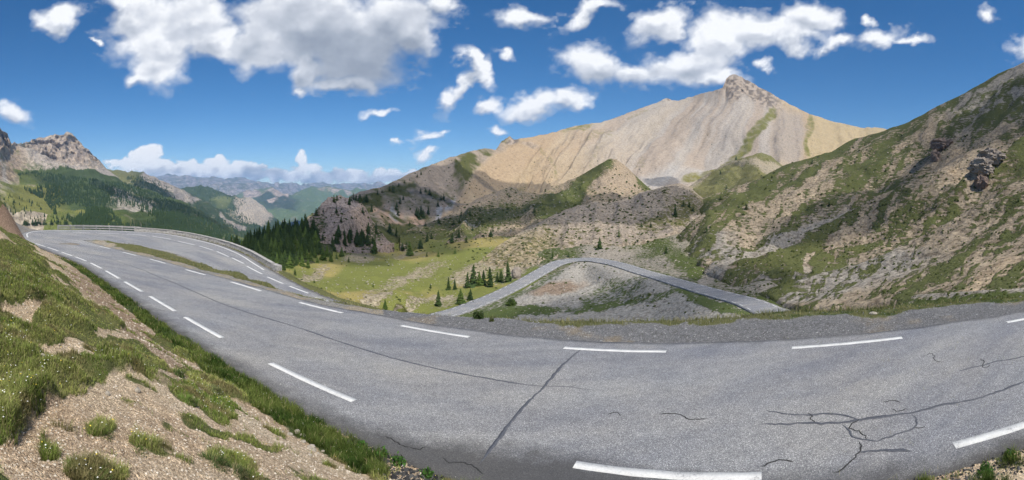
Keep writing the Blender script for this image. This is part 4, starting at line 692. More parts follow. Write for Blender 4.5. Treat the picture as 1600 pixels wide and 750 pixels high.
al = np.zeros(len(a)); br = np.full(len(a), .85); i_ = np.where(inside)[0]; al[i_], br[i_] = cloudfield(cx_[i_], cy_[i_])
o_ = np.where((~inside) | (e > .43) | (np.abs(a) > 1.2))[0]; pl = Vd[o_]/DR; pl = pl/(pl[:, 2:3]+.25); g = fbm(pl*3.1, 6, 311); ang = np.arccos(np.clip((Vd[o_]/DR)@np.array(SUN), -1, 1))
ao_ = smooth(.54, .66, g)*smooth(.22, .5, ang); blend = np.where(inside[o_], np.maximum(smooth(.43, .48, e[o_]), smooth(1.2, 1.28, np.abs(a[o_]))), 1)
al[o_] = al[o_]*(1-blend)+ao_*blend; br[o_] = br[o_]*(1-blend)+np.clip(.95-.9*(g-.54), .5, 1)*blend
tS = NT('clouds'); g = tS.n('NewGeometry'); em = tS.n('Emission'); tr = tS.n('BsdfTransparent'); mx = tS.n('MixShader'); q = tS.pos((1/DR, 1/DR, 1.6/DR))
nz = tS.noise(q, 55, 6, .68); nz2 = tS.noise(q, 150, 4, .6)
aa = tS.math('ADD', tS.attr('opacity', 2), tS.math('MULTIPLY', tS.math('SUBTRACT', tS.math('ADD', tS.math('MULTIPLY', nz, .7), tS.math('MULTIPLY', nz2, .3)), .5), .34)); aa = tS.math('MULTIPLY', tS.mapr(aa, .05, .95, 0, 1), tS.mapr(tS.attr('opacity', 2), 0, .16, 0, 1)); aa = tS.math('MULTIPLY', aa, .97)
bb = tS.math('ADD', tS.attr('glow', 2), tS.math('MULTIPLY', tS.math('SUBTRACT', nz, .5), .08))
tS.l(tS.ramp(bb, [(.3, (.27, .31, .38)), (.55, (.40, .44, .51)), (.8, (.63, .66, .72)), (1.0, (.92, .93, .95))]), em.inputs[0]); em.inputs[1].default_value = .88
tS.l(aa, mx.inputs[0]); tS.l(tr.outputs[0], mx.inputs[1]); tS.l(em.outputs[0], mx.inputs[2]); tS.l(mx.outputs[0], tS.out.inputs[0])
link('sky', mesh('sky', Vd, grid_faces(*AA.shape), tS.m, None, {'opacity': al, 'glow': br}), kind='structure')
# clouds above the picture that throw the shadow patches lying on the slopes
tC = NT('cloud_body'); b_ = tC.n('BsdfDiffuse'); b_.inputs[0].default_value = (.9, .9, .92, 1); t_ = tC.n('BsdfTransparent'); m_ = tC.n('MixShader'); m_.inputs[0].default_value = .33
tC.l(t_.outputs[0], m_.inputs[1]); tC.l(b_.outputs[0], m_.inputs[2]); tC.l(m_.outputs[0], tC.out.inputs[0])      # thin cloud: part of the sun comes through
def shade_cloud(px_, py_, dist, rx, ry, rot=0, seed=0, minel=28):
    P = unproj(px_, py_, dist); k = (760-P[2])/SUN.z
    while True:
        Q = P+np.array(SUN)*k
        if math.degrees(math.atan2(Q[2]-150, math.hypot(Q[0], Q[1])+max(rx, ry)*.9)) > minel-2.0 and Q[2] > 760+.2*min(rx, ry): break
        k += 60
        if k > 9000: break
    nu, nv_ = 48, 20; u = np.linspace(0, 2*math.pi, nu, endpoint=False); v = np.linspace(-math.pi/2+.05, math.pi/2-.05, nv_); U, Vv = np.meshgrid(u, v)
    c = np.stack([np.cos(U)*np.cos(Vv), np.sin(U)*np.cos(Vv), np.sin(Vv)*.22], -1).reshape(-1, 3); r = .72+.6*fbm(c*2.2+seed*7.7, 5, 320+seed); c = c*r[:, None]
    c[:, 2] = np.where(c[:, 2] < 0, c[:, 2]*.4, c[:, 2]); a = math.radians(rot); X = c[:, 0]*rx; Y = c[:, 1]*ry; Vc = np.stack([X*math.cos(a)-Y*math.sin(a), X*math.sin(a)+Y*math.cos(a), c[:, 2]*min(rx, ry)], -1)+Q
    i = np.arange(nu*nv_).reshape(nv_, nu); F = np.stack([i[:-1], np.roll(i, -1, 1)[:-1], np.roll(i, -1, 1)[1:], i[1:]], -1).reshape(-1, 4)
    link('cloud', mesh('cloud', Vc, F, tC.m), kind='stuff')
for a in ((640, 330, 520, 190, 130, 20), (690, 290, 720, 150, 110, 0), (610, 310, 600, 120, 80, 0), (550, 345, 330, 100, 70, 0), (430, 375, 290, 80, 70, 0), (800, 290, 850, 90, 60, 0), (1035, 283, 960, 40, 40, 0), (1330, 330, 250, 60, 34, 30), (1580, 190, 300, 50, 60, 0), (950, 335, 340, 90, 35, 0), (1000, 470, 115, 36, 24, 0), (300, 345, 1900, 420, 150, 30), (265, 318, 3000, 300, 200, 0), (860, 330, 420, 120, 40, 0)):
    shade_cloud(*a, seed=int(a[0]))
# air
hz = bpy.data.meshes.new('haze'); b = 16800.0; zb, zt = -645.0, 700.0
hv = [(x, y, z) for z in (zb, zt) for y in (-b, b) for x in (-b, b)]; hz.from_pydata(hv, [], [(0, 2, 3, 1), (4, 5, 7, 6), (0, 1, 5, 4), (1, 3, 7, 5), (3, 2, 6, 7), (2, 0, 4, 6)])
hm = bpy.data.materials.new('haze'); hm.use_nodes = True; hn = hm.node_tree; hn.nodes.clear(); ho = hn.nodes.new('ShaderNodeOutputMaterial'); hp = hn.nodes.new('ShaderNodeVolumePrincipled'); hp.inputs['Density'].default_value = 4.8e-5; hp.inputs['Color'].default_value = (.36, .6, 1, 1); hp.inputs['Anisotropy'].default_value = .1
hn.links.new(hp.outputs[0], ho.inputs['Volume']); hz.materials.append(hm); haze = link('haze', hz, kind='stuff')

# ------------------------------------------------------------------ trees
def foliage(name, a, b, trans=.25):
    t = NT(name); q = t.pos(); oi = t.n('ObjectInfo'); c = t.mix(t.noise(q, 1.3, 3, .7), a+(1,), b+(1,)); c = t.mix(1.0, c, t.ramp(oi.outputs['Random'], [(0, (.75, .78, .75)), (1, (1.25, 1.2, 1.15))]), 'MULTIPLY')
    d = t.n('BsdfDiffuse'); tl = t.n('BsdfTranslucent'); m = t.n('MixShader'); t.l(c, d.inputs[0]); t.l(c, tl.inputs[0]); m.inputs[0].default_value = trans; t.l(d.outputs[0], m.inputs[1]); t.l(tl.outputs[0], m.inputs[2]); t.l(m.outputs[0], t.out.inputs[0]); return t.m
F_PINE = foliage('pine_needles', (.038, .065, .025), (.075, .115, .04)); F_LARCH = foliage('larch_needles', (.07, .12, .03), (.13, .18, .05)); F_FAR = foliage('forest_needles', (.02, .042, .018), (.055, .085, .032), .1)
tB = NT('bark'); q = tB.pos(); tB.bsdf(tB.ramp(tB.noise(q, 9, 4), [(.3, (.07, .055, .045)), (.7, (.14, .11, .09))]), .95); BARK = tB.m
def conifer(seed, tiers=17, nb=9, rmax=.21, low=.05, power=.9):
    """crown of a conifer one metre tall: whorls of drooping sprays, uneven, with gaps"""
    r = np.random.default_rng(seed); V = []; F = []
    for i in range(tiers):
        z = low+(1-low)*(i/tiers)**.92; R = rmax*(1-(z-low)/(1-low))**power*(.78+.44*r.random())+.006; off = r.random()*6.28; lean = 1+.25*math.sin(off*2)
        for j in range(nb):
            if r.random() < .1: continue
            a = off+6.283*j/nb+r.normal()*.12; rr_ = R*(.65+.55*r.random()); dz = -.10*rr_/rmax*(.5+r.random())*.6; w = rr_*.30+.006; ca, sa = math.cos(a), math.sin(a); z0 = z+r.normal()*.008
            P = lambda u, v, h: (u*ca-v*sa, u*sa+v*ca, z0+h); b = len(V)
            V += [P(0, 0, .03), P(rr_*.5, w, dz*.35-.008), P(rr_*.5, -w, dz*.35-.008), P(rr_, 0, dz), P(rr_*.55, 0, dz*.2+.018), P(rr_*.78, w*.9, dz*.9-.012), P(rr_*.78, -w*.9, dz*.9-.012)]
            F += [(b, b+1, b+4), (b, b+4, b+2), (b+4, b+1, b+5), (b+4, b+5, b+3), (b+4, b+3, b+6), (b+4, b+6, b+2)]
    b = len(V); V += [(.012, 0, .93), (-.008, .01, .93), (-.006, -.01, .93), (0, 0, 1.0)]; F += [(b, b+1, b+3), (b+1, b+2, b+3), (b+2, b, b+3)]
    return np.array(V), np.array(F)
def trunkmesh():
    V = []; n = 7
    for z, r in ((-.06, .026), (0, .02), (.3, .014), (.7, .007), (.97, .002)): V += [(r*math.cos(6.283*k/n), r*math.sin(6.283*k/n), z) for k in range(n)]
    F = [(i*n+k, i*n+(k+1) % n, (i+1)*n+(k+1) % n, (i+1)*n+k) for i in range(4) for k in range(n)]; return np.array(V), np.array(F)
tv, tf = trunkmesh(); TRUNK = mesh('trunk', tv, tf, BARK)
CROWN = {}
for kind, mat in (('pine', F_PINE), ('larch', F_LARCH)):
    CROWN[kind] = [mesh('crown', *conifer(k*7+(3 if kind == 'pine' else 50), 19, 10, (.25, .31, .23, .34)[k % 4] if kind == 'pine' else (.28, .34, .31, .27)[k % 4], .04, (.85, 1.0, .75, .9)[k % 4]), mat, smooth_=False) for k in range(4)]
    CROWN[kind+'_small'] = [mesh('crown', *conifer(k*11+90, 12, 7, .33, .02, .75), mat, smooth_=False) for k in range(3)]
def plant(name, x, y, hpx, kind, label, group=None, cat='tree', surf=None, wid=1.0):
    h = cast(x, y, surf)
    if h is None: return None
    p = h[0]; d = math.hypot(p.x, p.y); H = hpx/RAD*d; small = hpx < 13
    if d > 1450: return None
    e = link(name, None, label=label, category=cat, group=group); e.location = (p.x, p.y, p.z-.02*H); e.rotation_euler = (random.gauss(0, .03), random.gauss(0, .03), random.random()*6.28)
    w = H*(1.0+random.gauss(0, .08))*wid; e.scale = (w, w, H)
    link('trunk', TRUNK, e); link('crown', random.choice(CROWN[kind+('_small' if small else '')]), e); return e
SURF = [k for k in BV if k not in ('road', 'ground', 'valley_road')]
one = [(685, 478.5, 26, 'pine', 'dark spruce nearest the valley road on the meadow, its lowest tree to the left'), (602, 486, 20, 'larch', 'lone young conifer at the meadow foot just over the near gravel shoulder'), (700.7, 452.7, 21, 'pine', 'slender spruce at the left end of the meadow clump'),
       (711, 452, 17, 'pine', 'small thin spruce beside the slender one left of the clump'), (720, 475, 25, 'larch', 'broad bright green spruce standing against the valley road edge'), (734.7, 468.7, 19, 'pine', 'short dark spruce alone between the tree clump and the valley road'),
       (739, 447.5, 36, 'pine', 'tallest dark spruce in the left half of the meadow clump'), (730, 449.5, 25, 'pine', 'shorter spruce leaning on the left flank of the tallest clump tree'), (750, 446.5, 24, 'larch', 'narrow green tree in the middle of the meadow clump'), (766, 448, 32, 'pine', 'wide full spruce in the right half of the meadow clump'),
       (756, 445, 24, 'pine', 'narrow spruce behind the wide one in the meadow clump'), (776.7, 441, 17, 'pine', 'thin sparse spruce in the gap of the clump right end'), (783.5, 440, 20, 'pine', 'small spruce just left of the tall right end tree'), (794.7, 440, 33, 'pine', 'tall pointed spruce at the right end of the clump near the pale rock'),
       (672.7, 450.5, 8, 'pine', 'tiny dark tree on the meadow left of the clump'), (545, 410, 9, 'pine', 'tiny round dark tree on the sunlit knoll'), (491, 442, 7, 'pine', 'tiny tree at the meadow edge above the lower road arm'), (461, 429.5, 11, 'pine', 'small lone conifer in front of the wood edge on sunlit grass'),
       (583, 448, 7, 'larch', 'tiny round bush like tree in the middle of the meadow'), (863, 404, 12, 'pine', 'small dark conifer above the start of the road bend'), (888, 401.5, 8, 'pine', 'low dark conifer beside the top of the road bend'), (937, 389.5, 20, 'pine', 'single tall dark conifer above the road bend'),
       (967, 370, 12, 'larch', 'round green tree on the slope above the road bend'), (1002, 354.5, 8, 'pine', 'small tree left of two on the turf above the bend'), (1017, 355, 9, 'pine', 'small tree right of two on the turf above the bend'), (1041, 396, 12, 'pine', 'low dark conifer on the scree right of the road bend'),
       (1055, 338.5, 20, 'pine', 'dark conifer at the foot of the grey mound, biggest of its cluster'), (1068, 322, 10, 'pine', 'left small tree on top of the mound end'), (1077, 323.5, 11, 'pine', 'middle small tree on top of the mound end'), (1083, 329.5, 9, 'pine', 'right small tree below the mound end'),
       (1085, 358, 8, 'pine', 'small tree on dark turf below the mound end'), (1104, 362.5, 10, 'pine', 'round dark tree on turf below the mound end'), (1166, 327.5, 12, 'pine', 'bushy dark tree alone on the green right slope'), (1155, 324, 6, 'larch', 'small green tree left of the bushy one on the right slope'),
       (1126, 310.5, 6, 'pine', 'tiny tree near the crest of the right slope'), (1135, 294.5, 6, 'pine', 'tiny dark tree on the crest below the green knoll'), (1126, 272, 7, 'pine', 'tiny tree on the left flank of the green knoll'), (1150, 250, 8, 'pine', 'small tree on the crest of the green knoll'), (1269, 254.5, 6, 'pine', 'small dark tree on the skyline of the right slope'),
       (1296, 322, 9, 'pine', 'lone dark bush tree in the middle of the right slope'), (1591, 315, 7, 'pine', 'dark round shrub right of the pale rock outcrop'), (1351, 228, 4, 'pine', 'tiny dark tree high on the right slope'), (767, 370, 13, 'pine', 'dark conifer on the shaded ridge above the meadow, right of three'), (717, 371, 15, 'pine', 'dark conifer on the shaded ridge, tallest of three'),
       (706, 376.5, 14, 'pine', 'dark conifer beside the tallest on the shaded ridge'), (657, 389, 17, 'pine', 'dark conifer at the shaded top edge of the meadow'), (640, 399, 23, 'larch', 'full green conifer at the top edge of the meadow'), (629, 389, 11, 'pine', 'brownish small conifer behind the full green one'), (667, 401, 8, 'pine', 'tiny conifer on the meadow rim'),
       (685, 401, 10, 'larch', 'light green small tree on the meadow rim'), (711, 396.5, 9, 'larch', 'small light tree high on the meadow'), (835, 332, 11, 'pine', 'dark tree below the green ridge of the tan pyramid'), (852, 300, 6, 'pine', 'tiny tree on the shoulder of the tan pyramid'), (952, 316, 7, 'pine', 'tiny tree at the foot of the tan pyramid'),
       (983, 309, 6, 'pine', 'left of two tiny trees right of the tan pyramid'), (750, 330, 7, 'pine', 'tiny tree on the tan ridge under the scree face'), (585, 396, 24, 'larch', 'tall light green larch in the shaded hollow'), (608.5, 364.5, 18, 'pine', 'dark full tree on the slope right of the rocky cone'), (619, 369.5, 15, 'pine', 'dark tree right beside the full one on the slope'),
       (575, 364, 18, 'pine', 'very dark round tree right of the rocky cone'), (588, 365, 14, 'pine', 'darkish tree between two larger ones right of the rocky cone'), (533, 347, 10, 'pine', 'small tree growing on the face of the rocky cone'), (529, 370, 18, 'pine', 'dark tree at the foot of the rocky cone face'), (494, 336, 12, 'pine', 'lone pointed tree on the skyline left of the rocky cone'),
       (505, 331, 6, 'pine', 'tiny skyline tree on the left rim of the rocky cone'), (521, 392, 24, 'pine', 'big dark tree below the rocky cone')]
for x, y, h, k, lab in one: plant('conifer', x, y, h, k, lab, surf=SURF)
def cluster(spots, kind, label, group, name='conifer'):
    for x, y, h in spots: plant(name, x, y, h, kind, label, group, surf=SURF)
cluster([(481, 418, 14), (472, 415, 18), (496, 411, 11), (517, 408.5, 17), (505, 406, 22), (492, 403, 17), (485, 407, 16), (534, 401, 16), (465, 412, 12), (511, 401, 19), (526, 404, 10)], 'larch', 'light green larch in the sunlit row along the wood edge', 'light green larches at the wood edge')
cluster([(548+random.random()*30, 312+random.random()*5, 9+random.random()*4) for _ in range(14)], 'pine', 'dark tree in the grove on the saddle behind the rocky cone', 'grove on the saddle')
cluster([(590, 304, 8), (609, 298, 8), (623, 291, 6), (632, 286, 5), (652, 277, 6), (658, 273, 7), (597, 301, 6), (616, 294, 4), (640, 282, 4)], 'pine', 'small dark tree standing on the rising skyline of the dark shoulder', 'skyline trees on the dark shoulder')
cluster([(651, 338, 14), (658, 338, 18), (654, 341, 15), (661, 340, 14), (625, 318, 12), (619, 328, 11), (622, 336, 10), (630, 312, 8), (665, 300, 8), (640, 352, 8)]+[(548+random.gauss(0, 13), 384-abs(random.gauss(0, 9)), 12+random.random()*8) for _ in range(22)], 'pine', 'dark conifer in the gullies right of the rocky cone', 'conifers in the gullies')
cluster([(37+random.random()*70, 352-random.random()*3+(0), 6+random.random()*4) for _ in range(30)], 'pine', 'dark pine in the row behind the hairpin at the left', 'pines behind the hairpin')
DP = [(338, 396), (350, 388), (375, 384), (400, 373), (430, 362), (460, 355), (492, 354), (496, 372), (500, 398), (487, 404), (466, 414), (444, 424), (425, 424), (410, 412), (385, 402), (360, 396)]; got = []
for _ in range(20000):
    if len(got) >= 165: break
    x, y = 335+random.random()*170, 350+random.random()*76
    if inpoly(np.array([x]), np.array([y]), DP)[0] and all(abs(x-a)*1.0+abs(y-b)*1.6 > 7.0 for a, b in got): got.append((x, y))
wood_top = [(335, 398), (375, 384), (430, 362), (460, 355), (500, 352)]; wood_low = [(335, 404), (385, 408), (410, 418), (425, 428), (450, 424), (487, 404), (510, 400)]
for x, y in got:
    w_ = ('top row of the shaded wood, its tip against the far cliffs', 'wood top row') if y < ip(x, wood_top)+8 else (('lower edge of the shaded wood beside the sunlit grass', 'wood lower edge') if y > ip(x, wood_low)-10 else (('steep left end of the shaded wood close above the hairpin wall', 'wood left end') if x < 400 else ('crowded middle of the shaded wood beyond the hairpin wall', 'wood middle')))
    plant('conifer', x, y, 14+random.random()*10, 'pine' if random.random() < .85 else 'larch', 'dark pine in the '+w_[0], w_[1], surf=SURF, wid=.85+random.random()*.35)
# forests on the far slopes: past counting
def forest(name, polys, surf, hm, dens, label, minpx=2.2, holes=()):
    r = np.random.default_rng(len(name)+int(polys[0][0])); P = np.array(polys); x0, x1, y0, y1 = P[:, 0].min(), P[:, 0].max(), P[:, 1].min(), P[:, 1].max(); N = int((x1-x0)*(y1-y0)*dens)
    x = x0+r.random(N)*(x1-x0); y = y0+r.random(N)*(y1-y0); keep_ = inpoly(x, y, P) & (fbm(p3(x*.06, y*.08), 3, 401) > .24)
    for h in holes: keep_ &= ell(x, y, *h) < r.random(N)
    pts = []
    for a, b in zip(x[keep_], y[keep_]):
        h = cast(a, b, surf)
        if h is not None: pts.append(h[0])
    pts = np.array(pts); n = len(pts); H = hm*(.55+.8*r.random(n)); cv = []; cf = []; k = 6
    rings = [(.02, .20), (.38, .17), (.36, .24), (.7, .10), (1, 0)]
    tz_ = np.array([(a, b) for a, b in ((.0, .19), (.34, .12), (.36, .17), (.68, .06), (.7, .10), (1.0, .0))])
    ang = r.random((n, 1, 1))*6.28+np.arange(k)[None, None]*6.283/k; rad__ = tz_[None, :, 1:2]*(.7+.6*r.random((n, 6, k)))*H[:, None, None]
    X = pts[:, 0, None, None]+rad__*np.cos(ang); Y = pts[:, 1, None, None]+rad__*np.sin(ang); Z = pts[:, 2, None, None]+tz_[None, :, 0:1]*H[:, None, None]+0*X
    V = np.stack([X, Y, Z], -1).reshape(-1, 3); base_ = np.arange(5)[:, None]*k+np.arange(k)[None]; nx = np.arange(5)[:, None]*k+(np.arange(k)[None]+1) % k; f = np.stack([base_, nx, nx+k, base_+k], -1).reshape(-1, 4); F = (f[None]+(np.arange(n)*6*k)[:, None, None]).reshape(-1, 4)
    link(name, mesh(name, V, F, F_FAR, smooth_=False), kind='stuff', label=label)
Lm = [k for k in BV if k.startswith('mountain')]
forest('forest', [(28, 272), (60, 268), (110, 276), (160, 282), (200, 288), (235, 300), (300, 326), (355, 362), (385, 384), (300, 372), (230, 362), (120, 358), (108, 345), (85, 335), (68, 312), (42, 300), (30, 286)], [Lm[1]], 11, .36, None, holes=[(205, 337, 40, 16, -18), (45, 285, 22, 12, 0), (110, 330, 26, 12, 0)])
forest('forest', [(0, 300), (60, 320), (110, 350), (60, 345), (0, 335)], [Lm[1]], 9, .03, None)
forest('forest', [(195, 276), (232, 276), (270, 296), (330, 330), (400, 378), (330, 352), (260, 316), (210, 296)], [Lm[2]], 13, .3, None, holes=[(280, 307, 30, 6, -28)])
forest('forest', [(280, 296), (313, 292), (360, 306), (385, 316), (372, 330), (400, 350), (425, 362), (380, 365), (330, 335), (300, 318)], [Lm[3]], 16, .22, None, holes=[(345, 318, 18, 9, 0)])
# scrub and loose rock dotted over the near slopes
def scatter(name, boxes, surf, mat, kind, smin, smax, flat=.7, seed=0):
    r = np.random.default_rng(seed); pts = []
    for x0, x1, y0, y1, n in boxes:
        for _ in range(n):
            h = cast(x0+r.random()*(x1-x0), y0+r.random()*(y1-y0), surf)
            if h is not None: pts.append((*h[0], h[3]))
    pts = np.array(pts); n = len(pts); s = (smin+(smax-smin)*r.random(n)**2.5)*np.clip(pts[:, 3]/200, .35, 2.2); k = 6
    prof = np.array([(-.3, .9), (.25, 1.0), (.75, .62), (1.0, .1)]); ang = r.random((n, 1, 1))*6.28+np.arange(k)[None, None]*6.283/k; R2 = prof[None, :, 1:2]*(.6+.7*r.random((n, 4, k)))*s[:, None, None]*.5
    X = pts[:, 0, None, None]+R2*np.cos(ang)*(1+.5*r.random((n, 1, 1))); Y = pts[:, 1, None, None]+R2*np.sin(ang); Z = pts[:, 2, None, None]+(prof[None, :, 0:1]+(r.random((n, 4, k))-.5)*.3)*s[:, None, None]*flat*.6
    V = np.stack([X, Y, Z], -1).reshape(-1, 3); b_ = np.arange(3)[:, None]*k+np.arange(k)[None]; nx = np.arange(3)[:, None]*k+(np.arange(k)[None]+1) % k; f = np.stack([b_, nx, nx+k, b_+k], -1).reshape(-1, 4)
    link(name, mesh(name, V, (f[None]+(np.arange(n)*4*k)[:, None, None]).reshape(-1, 4), mat, smooth_=False), kind='stuff')
cluster([(480+random.random()*260, 300+random.random()*85, 7+random.random()*7) for _ in range(34)], 'pine', 'small dark conifer dotted on the slopes between the rocky cone and the scree face', 'conifers dotted on the middle slopes')
F_SCR = foliage('juniper_scrub', (.035, .05, .018), (.075, .09, .03), .1)
tR = NT('loose_rock'); q = tR.pos(); tR.bsdf(tR.ramp(tR.noise(q, 1.5, 4, .7), [(.3, (.22, .19, .16)), (.7, (.42, .38, .33))]), .95, tR.bump(tR.noise(q, 6, 4), .1), .1); ROCKM = tR.m
scatter('scrub', [(1100, 1600, 210, 470, 1500), (1150, 1600, 330, 470, 500), (740, 1090, 290, 420, 900), (640, 1030, 250, 390, 700), (480, 760, 240, 400, 700), (430, 800, 385, 480, 160), (800, 1200, 410, 490, 160)], SURF, F_SCR, None, .35, 1.3, .8, 5)
scatter('loose_rocks', [(1100, 1600, 150, 480, 1300), (740, 1090, 290, 420, 1200), (640, 1030, 250, 390, 500), (430, 800, 400, 490, 900), (800, 1200, 405, 500, 1500)], SURF, ROCKM, None, .2, .8, .7, 6)

# ------------------------------------------------------------------ outcrops, boulders, stones
def rockmesh(seed, n=3, rough=.5, sc=1.3, flat=.7):
    import bmesh
    bm = bmesh.new(); bmesh.ops.create_icosphere(bm, subdivisions=n, radius=1); V = np.array([v.co[:] for v in bm.verts]); F = np.array([[v.index for v in f.verts] for f in bm.faces]); bm.free()
    d = fbm(V*sc+seed*3.3, 4, seed, .55, ridged=True)-.5; e = fbm(V*sc*.7+seed, 2, seed+3)-.5; V = V*(1+d*rough+e*.9)[:, None]; V[:, 2] *= flat; return V, F
def rock_thing(name, x, y, wpx, hpx, seed, label, mat, cat='rock', surf=None, group=None, n=3, rough=.6, sc=1.3, sink=.25):
    h = cast(x, y, surf); p = h[0]; d = math.hypot(p.x, p.y); w = wpx/RAD*d*.5; hh = hpx/RAD*d*.5
    V, F = rockmesh(seed, n, rough, sc, 1.0); a = math.atan2(p.x, p.y); c, s = math.cos(-a), math.sin(-a); V = V*np.array([w, w*.8, hh]); V = np.stack([V[:, 0]*c-V[:, 1]*s, V[:, 0]*s+V[:, 1]*c, V[:, 2]], -1)
    o = link(name, mesh(name, V, F, mat, smooth_=False), label=label, category=cat, group=group); o.location = (p.x, p.y, p.z+hh*(1-2*sink)); return o
def rockmat(name, a, b, sc):
    t = NT(name); q = t.pos(); n1 = t.noise(q, sc, 5, .7); c = t.ramp(n1, [(.3, a), (.62, b), (.8, tuple(min(1, v*1.25) for v in b))]); t.bsdf(c, .95, t.bump(t.math('ADD', n1, t.noise(q, sc*5, 4, .7)), .35/sc, .9), .1); return t.m
RK_P = rockmat('pale_rock', (.24, .20, .17), (.42, .36, .30), .5); RK_R = rockmat('red_rock', (.17, .12, .10), (.33, .25, .20), .5); RK_W = rockmat('limestone', (.28, .25, .20), (.48, .43, .36), 9.0)
C_ = [k for k in BV if k.startswith('hill')][:1]
rock_thing('rock_outcrop', 1533, 268, 34, 26, 3, 'pale knobbly rock outcrop with a dark hollow below it on the right slope', RK_P, 'rock outcrop', C_, n=4, rough=.9, sc=2.2)
rock_thing('rock_outcrop', 1550, 250, 34, 22, 8, 'grey broken rock outcrop just above the pale knobbly one', RK_P, 'rock outcrop', C_, n=4, rough=1.0, sc=2.4)
rock_thing('rock_outcrop', 1533, 291, 18, 20, 12, 'dark brown lump of rock at the foot of the pale outcrop', RK_R, 'rock outcrop', C_, n=4, rough=.9, sc=2.0)
rock_thing('rock_outcrop', 1472, 232, 30, 18, 17, 'reddish rock outcrop high on the right slope, left of the pale one', RK_R, 'rock outcrop', C_, n=4, rough=1.0, sc=2.2)
rock_thing('rock_outcrop', 1462, 250, 14, 18, 19, 'narrow reddish rock rib running down below the reddish outcrop', RK_R, 'rock outcrop', C_, n=4, rough=1.0, sc=2.2)
rock_thing('boulder', 807, 434, 17, 22, 5, 'big pale pinkish boulder beside the right end of the tree clump', RK_P, 'boulder', SURF, n=3, rough=.4, sc=1.0)
for x, y, w, h, lab in ((65, 560, 14, 11, 'white stone beside the grass at the lower left, left of the gravel patch'), (214, 612, 9, 8, 'pale stone at the edge of the big gravel patch'), (168, 617, 8, 7, 'small grey stone under the grass overhang'), (1365, 491, 12, 5, 'pale flat rock on the grassy edge of the gravel shoulder'), (400, 548, 9, 6, 'lone white stone at the foot of the grassy bank')):
    rock_thing('stone', x, y, w, h, int(x), lab, RK_W, 'stone', ['ground'], n=2, rough=.35, sc=1.2)
for x, y, w in ((486, 651, 13), (497, 657, 9), (505, 663, 12), (511, 671, 13), (520, 668, 9), (527, 672, 10), (492, 662, 8), (516, 678, 8), (503, 676, 7), (478, 643, 9), (470, 652, 7), (530, 682, 8), (498, 648, 7)):
    rock_thing('stone', x-24+((x*7) % 13-6), y+30+((x*5+y*3) % 15-7), w*(.6+.5*((x*3) % 7)/7), w*.55, int(x*y) % 997, 'white stone in the small heap between grass verge and gravel bank', RK_W, 'stone', ['ground'], group='stones heaped at the verge', n=2, rough=.35, sc=1.2)

# ------------------------------------------------------------------ low wall and rail on the outside of the hairpin
WL = wall_off(catmull(Bout, 1.0), .35); aW = arcs(WL); q0, q1 = near_arc(WL, (-57.3, 34.4)), near_arc(WL, (-23.6, 39.2)); WL = WL[(aW >= q0) & (aW <= q1)]
tW = NT('wall_stone'); q = tW.pos(); tW.bsdf(tW.mix(1.0, tW.ramp(tW.noise(q, 2.5, 5, .7), [(.3, (.30, .29, .27)), (.7, (.46, .44, .41))]), tW.ramp(tW.voro(q, 4.0), [(0, (1.1, 1.1, 1.1)), (.5, (.95, .95, .95)), (.9, (.6, .6, .6))]), 'MULTIPLY'), .9, tW.bump(tW.noise(q, 12, 4), .03), .2)
tRl = NT('rail_metal'); q = tRl.pos(); tRl.bsdf(tRl.ramp(tRl.noise(q, 3, 4), [(.3, (.22, .215, .21)), (.7, (.36, .35, .34))]), .5, None, .5)
wall = link('parapet_wall', None, label='low pale stone parapet along the outside of the hairpin', category='wall'); rail = link('guard_rail', None, label='grey guard rail on posts at the far left of the hairpin', category='guard rail')
def seg_box(name, P, h0, h1, th, mat, parent, jit=0):
    n = normals2(P); A = P[:, :2]+n*th/2; B = P[:, :2]-n*th/2; z = P[:, 2]; V = np.stack([np.column_stack([B, z+h0]), np.column_stack([B, z+h1+jit]), np.column_stack([A, z+h1+jit]), np.column_stack([A, z+h0])], 1)
    f = grid_faces(len(P), 4).tolist(); i = np.arange(len(P)*4).reshape(-1, 4); f += [[i[k, 3], i[k, 0], i[k+1, 0], i[k+1, 3]] for k in range(len(P)-1)]; f += [list(i[0]), list(i[-1][::-1])]
    return link(name, mesh(name, V.reshape(-1, 3), np.array(f), mat, smooth_=False), parent)
L = len(WL); cut = int(near_arc(WL, unproj(205, 363, 68)[:2])); k = 0
cut = min(max(cut, 6), L-8)
for i in range(cut, L-3, 3): seg_box('wall_panel', WL[i:i+4]*1.0, -.5, .50+random.uniform(-.02, .02), .36, tW.m, wall); 
for i in range(cut, L-3, 3): seg_box('coping', np.stack([lerp(WL[i], WL[min(i+3, L-1)], t) for t in (.01, .5, .99)]), .525, .6, .44, tW.m, wall)
seg_box('end_block', np.stack([WL[-1]+np.array([0.1, -.05, 0]), WL[-1]+np.array([1.1, -.6, -.05])]), -.4, .55, .6, tW.m, wall)
for i in range(0, cut+1, 2):
    d = WL[min(i+1, L-1)]-WL[i]; u = d/np.linalg.norm(d[:2]); seg_box('post', np.stack([WL[i]-u*.08, WL[i]+u*.08]), -.4, .75, .12, tRl.m, rail)
off = WL.copy(); off[:, :2] -= normals2(WL)*.12
for z0, z1 in ((.48, .72), (.15, .32)): seg_box('rail_beam', off[:cut+2], z0, z1, .06, tRl.m, rail)

